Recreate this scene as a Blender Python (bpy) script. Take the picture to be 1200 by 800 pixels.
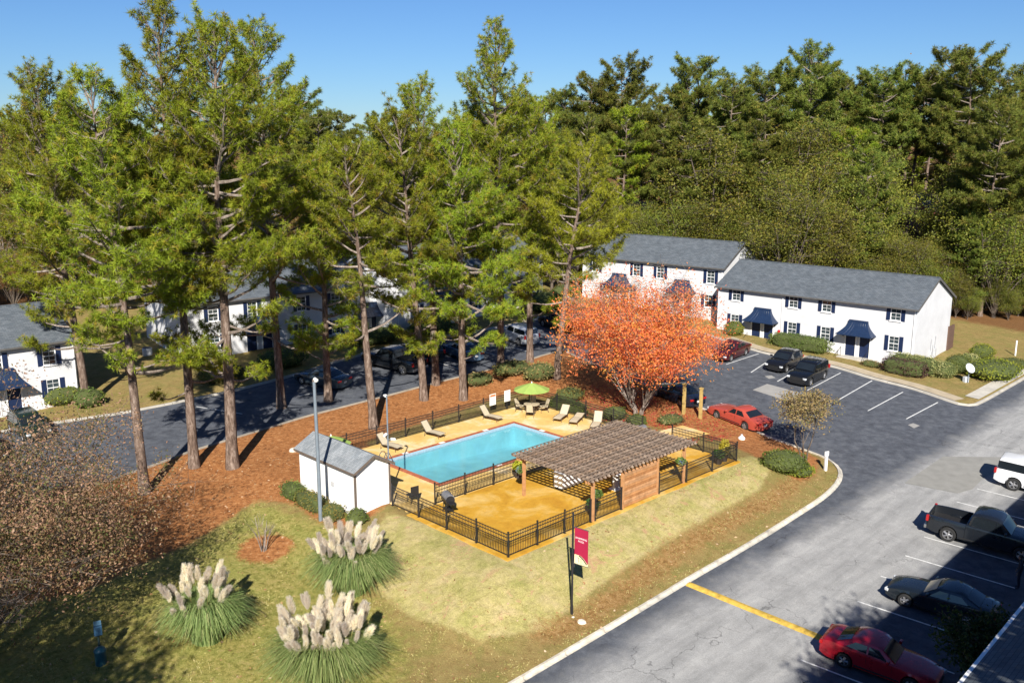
import bpy, bmesh, math, random
import numpy as np
from mathutils import Vector, Matrix
S = bpy.context.scene
for o in list(bpy.data.objects):
    bpy.data.objects.remove(o)
COL = S.collection
R = math.radians
# ------------------------------------------------------------------ camera, sky, sun
CAMZ, FPX, PITCH = 20.0, 1104.0, math.atan(237 / 1104.0)
cd = bpy.data.cameras.new('camera'); cam = bpy.data.objects.new('camera', cd); COL.objects.link(cam)
cam.location = (0, 0, CAMZ); cam.rotation_euler = (R(90) - PITCH, 0, 0)
cd.sensor_width = 36; cd.lens = 36 * FPX / 1200; cd.clip_start = .5; cd.clip_end = 3000
S.camera = cam
SUN_EL, SUN_AZ = R(34), R(180.6)      # the sun stands behind the camera, shadows run away from it
W = bpy.data.worlds.new('World'); S.world = W; W.use_nodes = True
nt = W.node_tree; nt.nodes.clear()
sky = nt.nodes.new('ShaderNodeTexSky'); sky.sky_type = 'NISHITA'; sky.sun_disc = False
sky.sun_elevation = SUN_EL; sky.sun_rotation = SUN_AZ; sky.altitude = 300
sky.air_density = 1.0; sky.dust_density = 0.0; sky.ozone_density = 4.0
bg = nt.nodes.new('ShaderNodeBackground'); bg.inputs[1].default_value = .044
wo = nt.nodes.new('ShaderNodeOutputWorld')
tint = nt.nodes.new('ShaderNodeMix'); tint.data_type = 'RGBA'; tint.blend_type = 'MULTIPLY'; tint.inputs[0].default_value = 1; tint.inputs[7].default_value = (.64, .89, 1.24, 1)
nt.links.new(sky.outputs[0], tint.inputs[6]); nt.links.new(tint.outputs[2], bg.inputs[0]); nt.links.new(bg.outputs[0], wo.inputs[0])
sd = bpy.data.lights.new('sun', 'SUN'); sd.energy = 5.0; sd.angle = R(.53); sd.color = (1, .95, .87)
sun = bpy.data.objects.new('sun', sd); COL.objects.link(sun); sun.location = (0, -20, 60)
sunvec = Vector((math.sin(SUN_AZ) * math.cos(SUN_EL), math.cos(SUN_AZ) * math.cos(SUN_EL), math.sin(SUN_EL)))
sun.rotation_euler = sunvec.to_track_quat('Z', 'Y').to_euler()
vs = S.view_settings; vs.view_transform = 'Standard'; vs.look = 'None'; vs.gamma = 1; vs.exposure = .84; vs.use_curve_mapping = False
S.render.resolution_x, S.render.resolution_y = 1024, 682
try:
    S.cycles.max_bounces = 6; S.cycles.transparent_max_bounces = 8; S.cycles.caustics_reflective = False; S.cycles.caustics_refractive = False
except Exception: pass

# ------------------------------------------------------------------ ground heights and frames
TH = R(44.3); CU, SU = math.cos(TH), math.sin(TH); C0 = (-.17, 42.94)
def uv(u, v): return (C0[0] + u * CU - v * SU, C0[1] + u * SU + v * CU)      # deck frame: u along the road, v away from it
def to_uv(x, y): dx, dy = x - C0[0], y - C0[1]; return dx * CU + dy * SU, -dx * SU + dy * CU
DU0, DU1, DV0, DV1 = -.35, 20.4, -.3, 19.0
def base_z(x, y):
    x = np.asarray(x, float); y = np.asarray(y, float)
    k = np.clip((y - 112) / 50, 0, 1)
    return -.2 + .06 * (np.clip(y, -10, 118) - 78) + .015 * (np.clip(y, 118, 400) - 118) - .02 * (np.clip(x, -15, 60) - 34) + 6 * k * k * (3 - 2 * k)
def gz(x, y):
    b = base_z(x, y); dx = np.asarray(x, float) - C0[0]; dy = np.asarray(y, float) - C0[1]
    u = dx * CU + dy * SU; v = -dx * SU + dy * CU
    du = np.maximum(np.maximum(DU0 - u, u - DU1), 0); dv = np.maximum(np.maximum(DV0 - v, v - DV1), 0)
    w = np.clip(np.hypot(du / 7.0, dv / np.where(v < 0, 4.6, 6.0)), 0, 1); w = w * w * (3 - 2 * w) * .65 + w * .35
    return b * w + (-.17) * (1 - w)
def Z(x, y): return float(gz(x, y))
def ray(px, py):
    a, b = (px - 600) / FPX, (400 - py) / FPX; c, s = math.cos(PITCH), math.sin(PITCH)
    return Vector((a, c + b * s, -s + b * c))
def G(px, py, dz=0.0):
    "ground point seen at a place of the photograph (1200x800)"
    r = ray(px, py); z = 0.
    for i in range(60):
        t = (z - CAMZ) / r.z; x, y = r.x * t, r.y * t; z = .5 * z + .5 * (Z(x, y) + dz)
    return Vector((x, y, z))
def Gz(px, py, z):
    r = ray(px, py); t = (z - CAMZ) / r.z; return Vector((r.x * t, r.y * t, z))
def Hat(base, py):
    "height above base of the photograph row py over that ground point"
    c, s = math.cos(PITCH), math.sin(PITCH); b = (400 - py) / FPX
    return CAMZ + base.y * (-s + b * c) / (c + b * s) - base.z

# ------------------------------------------------------------------ objects
def tag(o, label=None, cat=None, group=None, kind=None):
    if label: o['label'] = label
    if cat: o['category'] = cat
    if group: o['group'] = group
    if kind: o['kind'] = kind
    return o
def empty(name, loc=(0, 0, 0), rz=0.0, label=None, cat=None, group=None):
    o = bpy.data.objects.new(name, None); COL.objects.link(o); o.location = (loc[0], loc[1], loc[2] if len(loc) > 2 else 0); o.rotation_euler = (0, 0, rz)
    o.empty_display_size = .2
    return tag(o, label, cat, group)
def link(name, me, parent=None, loc=None, rot=None):
    o = bpy.data.objects.new(name, me); COL.objects.link(o)
    if parent: o.parent = parent
    if loc is not None: o.location = loc
    if rot is not None: o.rotation_euler = rot
    return o
def copy_tree(o, parent=None):
    c = o.copy(); COL.objects.link(c); c.parent = parent
    for ch in list(o.children): copy_tree(ch, c)
    return c
class MB:
    def __init__(s): s.v = []; s.f = []; s.m = []
    def add(s, vs, fs, mi=0):
        b = len(s.v); s.v += [tuple(p) for p in vs]; s.f += [tuple(b + i for i in f) for f in fs]; s.m += [mi] * len(fs); return s
    def box(s, c, d, rz=0, mi=0, M=None):
        hx, hy, hz = d[0] / 2, d[1] / 2, d[2] / 2
        P = [Vector((x, y, z)) for x in (-hx, hx) for y in (-hy, hy) for z in (-hz, hz)]
        if M is not None: P = [M @ p for p in P]
        elif rz: m = Matrix.Rotation(rz, 3, 'Z'); P = [m @ p for p in P]
        c = Vector(c)
        return s.add([p + c for p in P], [(0, 1, 3, 2), (4, 6, 7, 5), (0, 4, 5, 1), (2, 3, 7, 6), (0, 2, 6, 4), (1, 5, 7, 3)], mi)
    def span(s, a, b, mi=0):
        a, b = Vector(a), Vector(b); return s.box((a + b) / 2, [abs(x) for x in (b - a)], 0, mi)
    def tube(s, pts, rad, n=8, mi=0, cap=True):
        pts = [Vector(p) for p in pts]
        if not hasattr(rad, '__len__'): rad = [rad] * len(pts)
        vs_ = []; fs = []
        up = Vector((.13, .31, .94))
        for i, p in enumerate(pts):
            d = (pts[min(i + 1, len(pts) - 1)] - pts[max(i - 1, 0)]).normalized()
            a = d.cross(up)
            if a.length < .05: a = d.cross(Vector((1, 0, 0)))
            a.normalize(); b = d.cross(a)
            for k in range(n):
                t = 2 * math.pi * k / n; vs_.append(p + (a * math.cos(t) + b * math.sin(t)) * rad[i])
        for i in range(len(pts) - 1):
            for k in range(n):
                fs.append((i * n + k, i * n + (k + 1) % n, (i + 1) * n + (k + 1) % n, (i + 1) * n + k))
        if cap: fs.append(tuple(range(n))[::-1]); fs.append(tuple((len(pts) - 1) * n + k for k in range(n)))
        return s.add(vs_, fs, mi)
    def lathe(s, prof, n=16, c=(0, 0, 0), mi=0, M=None, cap=True):
        c = Vector(c); vs_ = []; fs = []
        for r, z in prof:
            for k in range(n):
                t = 2 * math.pi * k / n; p = Vector((r * math.cos(t), r * math.sin(t), z))
                vs_.append((M @ p if M is not None else p) + c)
        for i in range(len(prof) - 1):
            for k in range(n): fs.append((i * n + k, i * n + (k + 1) % n, (i + 1) * n + (k + 1) % n, (i + 1) * n + k))
        if cap: fs.append(tuple(range(n))[::-1]); fs.append(tuple((len(prof) - 1) * n + k for k in range(n)))
        return s.add(vs_, fs, mi)
    def prism(s, poly, y0, y1, mi=0):
        "polygon in x,z swept along y"
        n = len(poly); vs_ = [(x, y0, z) for x, z in poly] + [(x, y1, z) for x, z in poly]
        fs = [tuple(range(n)), tuple(range(2 * n - 1, n - 1, -1))] + [(i, i + n, (i + 1) % n + n, (i + 1) % n) for i in range(n)]
        return s.add(vs_, fs, mi)
    def mesh(s, name, mats, smooth=False, angle=40, bevel=0):
        me = bpy.data.meshes.new(name); me.from_pydata(s.v, [], s.f)
        for m in (mats if isinstance(mats, (list, tuple)) else [mats]): me.materials.append(m)
        if any(s.m): me.polygons.foreach_set('material_index', s.m)
        bm = bmesh.new(); bm.from_mesh(me); bmesh.ops.recalc_face_normals(bm, faces=bm.faces)
        if bevel:
            es = [e for e in bm.edges if len(e.link_faces) == 2 and e.calc_face_angle(0) > .6]
            bmesh.ops.bevel(bm, geom=es, offset=bevel, segments=2, affect='EDGES', profile=.6, clamp_overlap=True)
        bm.to_mesh(me); bm.free()
        if smooth:
            me.polygons.foreach_set('use_smooth', [True] * len(me.polygons)); me.set_sharp_from_angle(angle=R(angle))
        me.update(); return me
    def build(s, name, mats, parent=None, loc=None, rot=None, smooth=False, angle=40, bevel=0):
        return link(name, s.mesh(name, mats, smooth, angle, bevel), parent, loc, rot)
def np_mesh(name, verts, nper, mat, attrs=None, smooth=False):
    "many separate polygons of nper corners each"
    verts = np.ascontiguousarray(verts, np.float32).reshape(-1, 3); nv = len(verts); nf = nv // nper
    me = bpy.data.meshes.new(name); me.vertices.add(nv); me.vertices.foreach_set('co', verts.ravel())
    me.loops.add(nv); me.loops.foreach_set('vertex_index', np.arange(nv, dtype=np.int32))
    me.polygons.add(nf); me.polygons.foreach_set('loop_start', np.arange(0, nv, nper, dtype=np.int32))
    try: me.polygons.foreach_set('loop_total', np.full(nf, nper, np.int32))
    except Exception: pass
    for k, a in (attrs or {}).items():
        at_ = me.attributes.new(k, 'FLOAT', 'FACE'); at_.data.foreach_set('value', np.ascontiguousarray(a, np.float32))
    me.materials.append(mat); me.update(calc_edges=True)
    return me

# ------------------------------------------------------------------ materials
MATS = {}
class NT:
    def __init__(s, name):
        s.m = bpy.data.materials.new(name); s.m.use_nodes = True; s.t = s.m.node_tree; s.t.nodes.clear()
        s.out = s.n('ShaderNodeOutputMaterial')
    def n(s, typ, **k):
        x = s.t.nodes.new(typ)
        for a, b in k.items(): setattr(x, a, b)
        return x
    def l(s, a, b): s.t.links.new(a, b)
    def obj(s): return s.n('ShaderNodeTexCoord').outputs['Object']
    def noise(s, vec, scale, detail=4, rough=.55, dist=0):
        x = s.n('ShaderNodeTexNoise'); x.inputs['Scale'].default_value = scale; x.inputs['Detail'].default_value = detail
        x.inputs['Roughness'].default_value = rough; x.inputs['Distortion'].default_value = dist
        if vec is not None: s.l(vec, x.inputs['Vector'])
        return x.outputs['Fac']
    def ramp(s, fac, stops):
        x = s.n('ShaderNodeValToRGB'); r = x.color_ramp
        while len(r.elements) < len(stops): r.elements.new(.5)
        for e, (p, c) in zip(r.elements, stops): e.position = p; e.color = (c[0], c[1], c[2], 1) if hasattr(c, '__len__') else (c, c, c, 1)
        s.l(fac, x.inputs[0]); return x.outputs[0]
    def mix(s, fac, a, b, mode='MIX'):
        x = s.n('ShaderNodeMix', data_type='RGBA', blend_type=mode)
        for v, i in ((fac, 0), (a, 6), (b, 7)):
            if hasattr(v, 'is_output'): s.l(v, x.inputs[i])
            elif i == 0: x.inputs[0].default_value = v
            else: x.inputs[i].default_value = (v[0], v[1], v[2], 1)
        return x.outputs[2]
    def math(s, op, a, b=0.0, clamp=False):
        x = s.n('ShaderNodeMath', operation=op, use_clamp=clamp)
        for i, v in enumerate((a, b)):
            if hasattr(v, 'is_output'): s.l(v, x.inputs[i])
            else: x.inputs[i].default_value = v
        return x.outputs[0]
    def attr(s, name): return s.n('ShaderNodeAttribute', attribute_name=name).outputs['Fac']
    def bump(s, h, strength=.3, dist=.02):
        x = s.n('ShaderNodeBump'); x.inputs['Strength'].default_value = strength; x.inputs['Distance'].default_value = dist
        s.l(h, x.inputs['Height']); return x.outputs[0]
    def bsdf(s, col=None, rough=.7, metal=0, normal=None, spec=.4, coat=0):
        p = s.n('ShaderNodeBsdfPrincipled')
        for v, k in ((col, 'Base Color'), (rough, 'Roughness'), (metal, 'Metallic')):
            if v is None: continue
            if hasattr(v, 'is_output'): s.l(v, p.inputs[k])
            elif k == 'Base Color': p.inputs[k].default_value = (v[0], v[1], v[2], 1)
            else: p.inputs[k].default_value = v
        p.inputs['Specular IOR Level'].default_value = spec; p.inputs['Coat Weight'].default_value = coat; p.inputs['Coat Roughness'].default_value = .04
        if normal is not None: s.l(normal, p.inputs['Normal'])
        return p.outputs[0]
    def done(s, sh): s.l(sh, s.out.inputs[0]); return s.m
def plain(name, col, rough=.6, var=.18, scale=3, metal=0, bump=0, bscale=30, spec=.4, coat=0, var2=None):
    if name in MATS: return MATS[name]
    t = NT(name); o = t.obj(); c = Vector(col)
    n = t.noise(o, scale, 5, .6)
    colr = t.ramp(n, [(.25, c * (1 - var)), (.5, c), (.78, var2 or c * (1 + var))])
    nb = t.bump(t.noise(o, bscale, 3), bump, .02) if bump else None
    rv = t.math('ADD', t.math('MULTIPLY', n, .12), rough - .06)
    MATS[name] = t.done(t.bsdf(colr, rv, metal, nb, spec, coat)); return MATS[name]
def leafmat(name, cols, trans=.35, rough=.55, scale=.35):
    "cols: colours picked per leaf clump"
    if name in MATS: return MATS[name]
    t = NT(name); a = t.attr('v'); k = len(cols) - 1
    c = t.ramp(a, [(i / k, Vector(cc)) for i, cc in enumerate(cols)])
    ob = t.n('ShaderNodeObjectInfo').outputs['Random']
    hs = t.n('ShaderNodeHueSaturation'); t.l(c, hs.inputs['Color'])
    t.l(t.math('ADD', t.math('MULTIPLY', ob, .04), .48), hs.inputs['Hue']); t.l(t.math('ADD', t.math('MULTIPLY', ob, .4), .8), hs.inputs['Value'])
    d = t.bsdf(hs.outputs[0], rough, 0, None, .25)
    tr = t.n('ShaderNodeBsdfTranslucent'); t.l(hs.outputs[0], tr.inputs[0])
    mx = t.n('ShaderNodeMixShader'); mx.inputs[0].default_value = trans; t.l(d, mx.inputs[1]); t.l(tr.outputs[0], mx.inputs[2])
    MATS[name] = t.done(mx.outputs[0]); return MATS[name]
# ------------------------------------------------------------------ ground zones
def px_poly(pts): return [tuple(G(*p)[:2]) for p in pts]
def sdist(X, Y, poly):
    "signed distance to a polygon, positive inside"
    X = np.asarray(X, float); Y = np.asarray(Y, float); ins = np.zeros(X.shape, bool); d = np.full(X.shape, 1e9); n = len(poly)
    for i in range(n):
        (x0, y0), (x1, y1) = poly[i], poly[(i + 1) % n]
        if y0 != y1: ins ^= ((y0 > Y) != (y1 > Y)) & (X < (x1 - x0) * (Y - y0) / (y1 - y0) + x0)
        L2 = (x1 - x0) ** 2 + (y1 - y0) ** 2 + 1e-9; t = np.clip(((X - x0) * (x1 - x0) + (Y - y0) * (y1 - y0)) / L2, 0, 1)
        d = np.minimum(d, np.hypot(X - x0 - t * (x1 - x0), Y - y0 - t * (y1 - y0)))
    return np.where(ins, d, -d)
def ldist(X, Y, line):
    d = np.full(np.asarray(X).shape, 1e9)
    for (x0, y0), (x1, y1) in zip(line, line[1:]):
        L2 = (x1 - x0) ** 2 + (y1 - y0) ** 2 + 1e-9; t = np.clip(((X - x0) * (x1 - x0) + (Y - y0) * (y1 - y0)) / L2, 0, 1)
        d = np.minimum(d, np.hypot(X - x0 - t * (x1 - x0), Y - y0 - t * (y1 - y0)))
    return d
def smooth_line(pts, step=.6):
    "Catmull-Rom through world points"
    P = [Vector((p[0], p[1], 0)) for p in pts]; out = []
    for i in range(len(P) - 1):
        a, b, c, d = P[max(i - 1, 0)], P[i], P[i + 1], P[min(i + 2, len(P) - 1)]; n = max(1, int((c - b).length / step))
        for k in range(n):
            t = k / n; out.append(.5 * ((2 * b) + (c - a) * t + (2 * a - 5 * b + 4 * c - d) * t * t + (3 * b - a - 3 * c + d) * t ** 3))
    out.append(P[-1]); return [(p.x, p.y) for p in out]
KERB_MAIN = smooth_line(px_poly([(560, 828), (605, 801), (700, 745), (760, 709), (815, 676), (860, 650), (900, 626), (936, 603), (962, 586), (977, 573), (985, 561), (984, 550), (972, 539), (950, 530), (925, 521), (903, 513), (870, 499), (828, 481), (780, 461), (730, 440), (690, 424), (665, 413)]))
KERB_POOL = smooth_line(px_poly([(660, 410), (635, 417), (609, 425), (550, 439), (495, 453), (450, 465), (410, 475), (350, 491), (297, 507), (257, 519), (219, 531), (176, 547), (140, 559), (80, 580), (0, 608), (-80, 636)]))
KERB_FAR = smooth_line(px_poly([(-80, 527), (0, 507), (60, 497), (130, 487), (168, 480), (214, 471), (258, 462), (300, 452), (345, 440), (410, 420), (470, 405), (540, 392), (600, 381), (640, 373), (700, 368), (770, 376), (830, 393), (889, 412.5), (935, 421.5), (979, 431), (1022, 444), (1067, 455.5), (1105, 468), (1124, 474.5), (1137, 476), (1152, 471), (1200, 444), (1260, 411), (1330, 378)]))
END = [(95, 110), (62, 40), (40, 12), (-2, 10)]
ROAD = KERB_MAIN + KERB_POOL + KERB_FAR + END
# ------------------------------------------------------------------ ground mesh
def axis(a, b, step, lo, hi, growth=1.22):
    c = list(np.arange(a, b + 1e-6, step)); s = step; x = a; left = []
    while x > lo: s *= growth; x -= s; left.append(x)
    s = step; x = b; right = []
    while x < hi: s *= growth; x += s; right.append(x)
    return np.array(left[::-1] + c + right)
gx = axis(-46, 50, .45, -900, 900); gy = axis(24, 112, .45, -60, 1500)
GX, GY = np.meshgrid(gx, gy)
rd = sdist(GX, GY, ROAD)
rs = np.random.RandomState(3)
GZ = gz(GX, GY) + .11 * np.clip((-rd - .05) / .3, 0, 1) - .05 * (rd > 0)
U = (GX - C0[0]) * CU + (GY - C0[1]) * SU; V = -(GX - C0[0]) * SU + (GY - C0[1]) * CU
indeck = (U > .5) & (U < 19.6) & (V > .5) & (V < 17.9)
GZ = np.where(indeck, -.45, GZ)
inpool = (U > 3.2) & (U < 16.6) & (V > 9.2) & (V < 16.6); GZ = np.where(inpool, -2.2, GZ)
hump = np.sin(GX * 1.7 + GY * .6) * np.sin(GY * 1.3 - GX * .4) * .03 + np.sin(GX * 4.1) * np.sin(GY * 3.7) * .012
GZ = GZ + np.where((rd < -.8) & ~indeck, hump, 0)
STRAW1 = px_poly([(-60, 720), (60, 702), (110, 690), (160, 664), (215, 643), (262, 614), (300, 588), (345, 592), (372, 612), (402, 622), (430, 612), (458, 592), (452, 560), (430, 520), (470, 505), (600, 462), (660, 470), (700, 488), (760, 500), (790, 506), (850, 520), (900, 545), (935, 565), (955, 560), (960, 540), (903, 509), (828, 478), (720, 430), (655, 405), (500, 448), (297, 505), (140, 557), (-60, 625)])
TURF = px_poly([(455, 602), (430, 640), (440, 690), (480, 725), (560, 752), (640, 742), (700, 690), (760, 650), (830, 610), (890, 575), (902, 552), (880, 535), (862, 541), (596, 648)])
LAWN = px_poly([(-60, 725), (110, 692), (215, 645), (300, 590), (372, 614), (430, 630), (420, 690), (470, 740), (480, 830), (-60, 830)])
BARE = px_poly([(640, 745), (690, 728), (740, 688), (800, 642), (850, 615), (905, 588), (940, 560), (915, 540)])
WOODS = [(-400, 98), (-60, 98), (-20, 112), (5, 125), (22, 118), (44, 104), (60, 88), (400, 88), (400, 1200), (-400, 1200)]
RING = G(311, 645)
at_ = {}
at_['straw'] = np.clip(.5 + np.maximum(sdist(GX, GY, STRAW1), 1.45 - np.hypot(GX - RING.x, (GY - RING.y))) / 2.4, 0, 1)
at_['turf'] = np.clip(.5 + sdist(GX, GY, TURF) / 1.8, 0, 1)
at_['lawn'] = np.clip(.5 + sdist(GX, GY, LAWN) / 5, 0, 1)
at_['bare'] = np.clip(.95 - ldist(GX, GY, BARE) / 1.5, 0, 1)
at_['woods'] = np.clip(.5 + sdist(GX, GY, WOODS) / 8, 0, 1)
ny, nx = GX.shape
gv = np.stack([GX, GY, GZ], -1).reshape(-1, 3); idx = np.arange(nx * ny).reshape(ny, nx)
gf = np.stack([idx[:-1, :-1], idx[:-1, 1:], idx[1:, 1:], idx[1:, :-1]], -1).reshape(-1, 4)
me = bpy.data.meshes.new('ground'); me.vertices.add(len(gv)); me.vertices.foreach_set('co', gv.astype(np.float32).ravel())
me.loops.add(gf.size); me.loops.foreach_set('vertex_index', gf.astype(np.int32).ravel())
me.polygons.add(len(gf)); me.polygons.foreach_set('loop_start', np.arange(0, gf.size, 4, dtype=np.int32))
for k, a in at_.items():
    q = me.attributes.new(k, 'FLOAT', 'POINT'); q.data.foreach_set('value', a.astype(np.float32).ravel())
me.update(calc_edges=True); me.polygons.foreach_set('use_smooth', np.ones(len(gf), bool))
def ground_material():
    t = NT('ground'); o = t.obj()
    n1 = t.noise(o, .35, 5, .6); n2 = t.noise(o, 2.2, 6, .65); n3 = t.noise(o, 11, 5, .7); n4 = t.noise(o, 42, 3, .7); n5 = t.noise(o, .9, 4, .6, .6)
    def mask(name, amp, lo=.42, hi=.58):
        a = t.attr(name); x = t.math('ADD', a, t.math('MULTIPLY', t.math('SUBTRACT', n2, .5), amp)); x = t.math('ADD', x, t.math('MULTIPLY', t.math('SUBTRACT', n3, .5), amp * .8))
        return t.ramp(x, [(lo, 0), (hi, 1)])
    grass = t.ramp(t.math('ADD', t.math('MULTIPLY', n2, .6), t.math('MULTIPLY', t.noise(o, 6, 4, .75), .4)), [(.33, (.13, .085, .032)), (.42, (.27, .19, .07)), (.58, (.33, .25, .095)), (.75, (.20, .20, .052))])
    grass = t.mix(t.math('MULTIPLY', t.ramp(n5, [(.45, 0), (.62, 1)]), .7), grass, t.ramp(n3, [(.3, (.15, .15, .035)), (.7, (.28, .24, .08))]))
    turf = t.ramp(n5, [(.28, (.34, .32, .10)), (.5, (.46, .39, .16)), (.72, (.53, .42, .22))]); turf = t.mix(.55, turf, t.mix(1, turf, t.ramp(t.noise(o, 3.3, 5, .8, .5), [(.34, .55), (.5, 1), (.66, 1.35)]), 'MULTIPLY'))
    # laid sods: slight seams and tone steps
    mp = t.n('ShaderNodeMapping'); mp.inputs['Rotation'].default_value = (0, 0, -TH); t.l(o, mp.inputs['Vector'])
    br = t.n('ShaderNodeTexBrick'); br.inputs['Scale'].default_value = 1; br.inputs['Brick Width'].default_value = 1.5; br.inputs['Row Height'].default_value = .6
    br.inputs['Mortar Size'].default_value = .02; br.inputs['Color1'].default_value = (.86, .9, .84, 1); br.inputs['Color2'].default_value = (1.08, 1.05, 1.1, 1); br.inputs['Mortar'].default_value = (.72, .68, .55, 1)
    wob = t.n('ShaderNodeVectorMath', operation='ADD'); t.l(mp.outputs[0], wob.inputs[0])
    nv = t.n('ShaderNodeTexNoise'); nv.inputs['Scale'].default_value = 1.1; t.l(o, nv.inputs['Vector'])
    sc = t.n('ShaderNodeVectorMath', operation='SCALE'); sc.inputs['Scale'].default_value = .7; t.l(nv.outputs['Color'], sc.inputs[0]); t.l(sc.outputs[0], wob.inputs[1])
    t.l(wob.outputs[0], br.inputs['Vector']); turf = t.mix(.42, turf, t.mix(1, turf, br.outputs[0], 'MULTIPLY'))
    worn = t.ramp(t.noise(o, .6, 6, .72, 1.6), [(.58, 0), (.63, 1)])
    turf = t.mix(t.math('MULTIPLY', worn, .75), turf, (.50, .30, .17))
    n6 = t.noise(o, 3.6, 5, .8, .4)
    straw = t.ramp(n6, [(.33, (.09, .032, .013)), (.42, (.27, .105, .036)), (.53, (.43, .175, .058)), (.66, (.55, .30, .135))])
    debris = t.ramp(t.noise(o, 2.6, 3, .9), [(.60, 0), (.66, 1)]); straw = t.mix(t.math('MULTIPLY', debris, .55), straw, (.13, .055, .025))
    straw = t.mix(t.math('MULTIPLY', n1, .35), straw, (.33, .16, .07))
    lawn = t.ramp(n6, [(.34, (.13, .12, .028)), (.45, (.26, .235, .062)), (.55, (.35, .30, .09)), (.66, (.43, .33, .14))])
    lawn = t.mix(t.math('MULTIPLY', t.ramp(n5, [(.42, 0), (.6, 1)]), .55), lawn, t.ramp(n6, [(.4, (.17, .19, .04)), (.6, (.31, .32, .085))]))
    bare = t.ramp(n6, [(.33, (.15, .08, .028)), (.48, (.29, .165, .058)), (.66, (.42, .27, .12))])
    woods = t.ramp(n3, [(.25, (.07, .035, .015)), (.5, (.20, .10, .04)), (.8, (.3, .17, .07))])
    c = t.mix(mask('lawn', .5), grass, lawn); c = t.mix(mask('turf', .3), c, turf); c = t.mix(mask('bare', 1.3, .35, .8), c, bare)
    c = t.mix(mask('straw', .45), c, straw); c = t.mix(mask('woods', .4), c, woods)
    fleck = t.ramp(n4, [(.3, (.45, .45, .45)), (.55, (1, 1, 1)), (.75, (1.55, 1.5, 1.4))]); c = t.mix(.9, c, t.mix(1, c, fleck, 'MULTIPLY'))
    leaf = t.ramp(t.noise(o, 9.5, 2, .5), [(.70, 0), (.74, 1)]); c = t.mix(t.math('MULTIPLY', leaf, .5), c, (.38, .25, .15))
    h = t.math('ADD', t.math('MULTIPLY', n3, .7), t.math('MULTIPLY', n4, .5))
    return t.done(t.bsdf(c, .95, 0, t.bump(h, .9, .07), .1))
me.materials.append(ground_material())
tag(link('ground', me), kind='structure')

# ------------------------------------------------------------------ road sheet
def drape(name, poly, mat, dz, step=3.0, kind=None, parent=None, zf=None):
    bm = bmesh.new(); vs_ = [bm.verts.new((x, y, 0)) for x, y in poly]; bm.faces.new(vs_)
    bmesh.ops.triangulate(bm, faces=bm.faces[:])
    xs = [p[0] for p in poly]; ys = [p[1] for p in poly]
    for ax, lo, hi in ((0, min(xs), max(xs)), (1, min(ys), max(ys))):
        c = math.ceil(lo / step) * step
        while c < hi:
            co = [0, 0, 0]; no = [0, 0, 0]; co[ax] = c; no[ax] = 1
            bmesh.ops.bisect_plane(bm, geom=bm.verts[:] + bm.edges[:] + bm.faces[:], plane_co=co, plane_no=no); c += step
    for v in bm.verts: v.co.z = (zf or Z)(v.co.x, v.co.y) + dz
    bmesh.ops.recalc_face_normals(bm, faces=bm.faces)
    m_ = bpy.data.meshes.new(name); bm.to_mesh(m_); bm.free(); m_.materials.append(mat)
    if sum(p.normal.z for p in m_.polygons) < 0: m_.flip_normals()
    o = link(name, m_, parent)
    return tag(o, kind=kind) if kind else o
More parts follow.
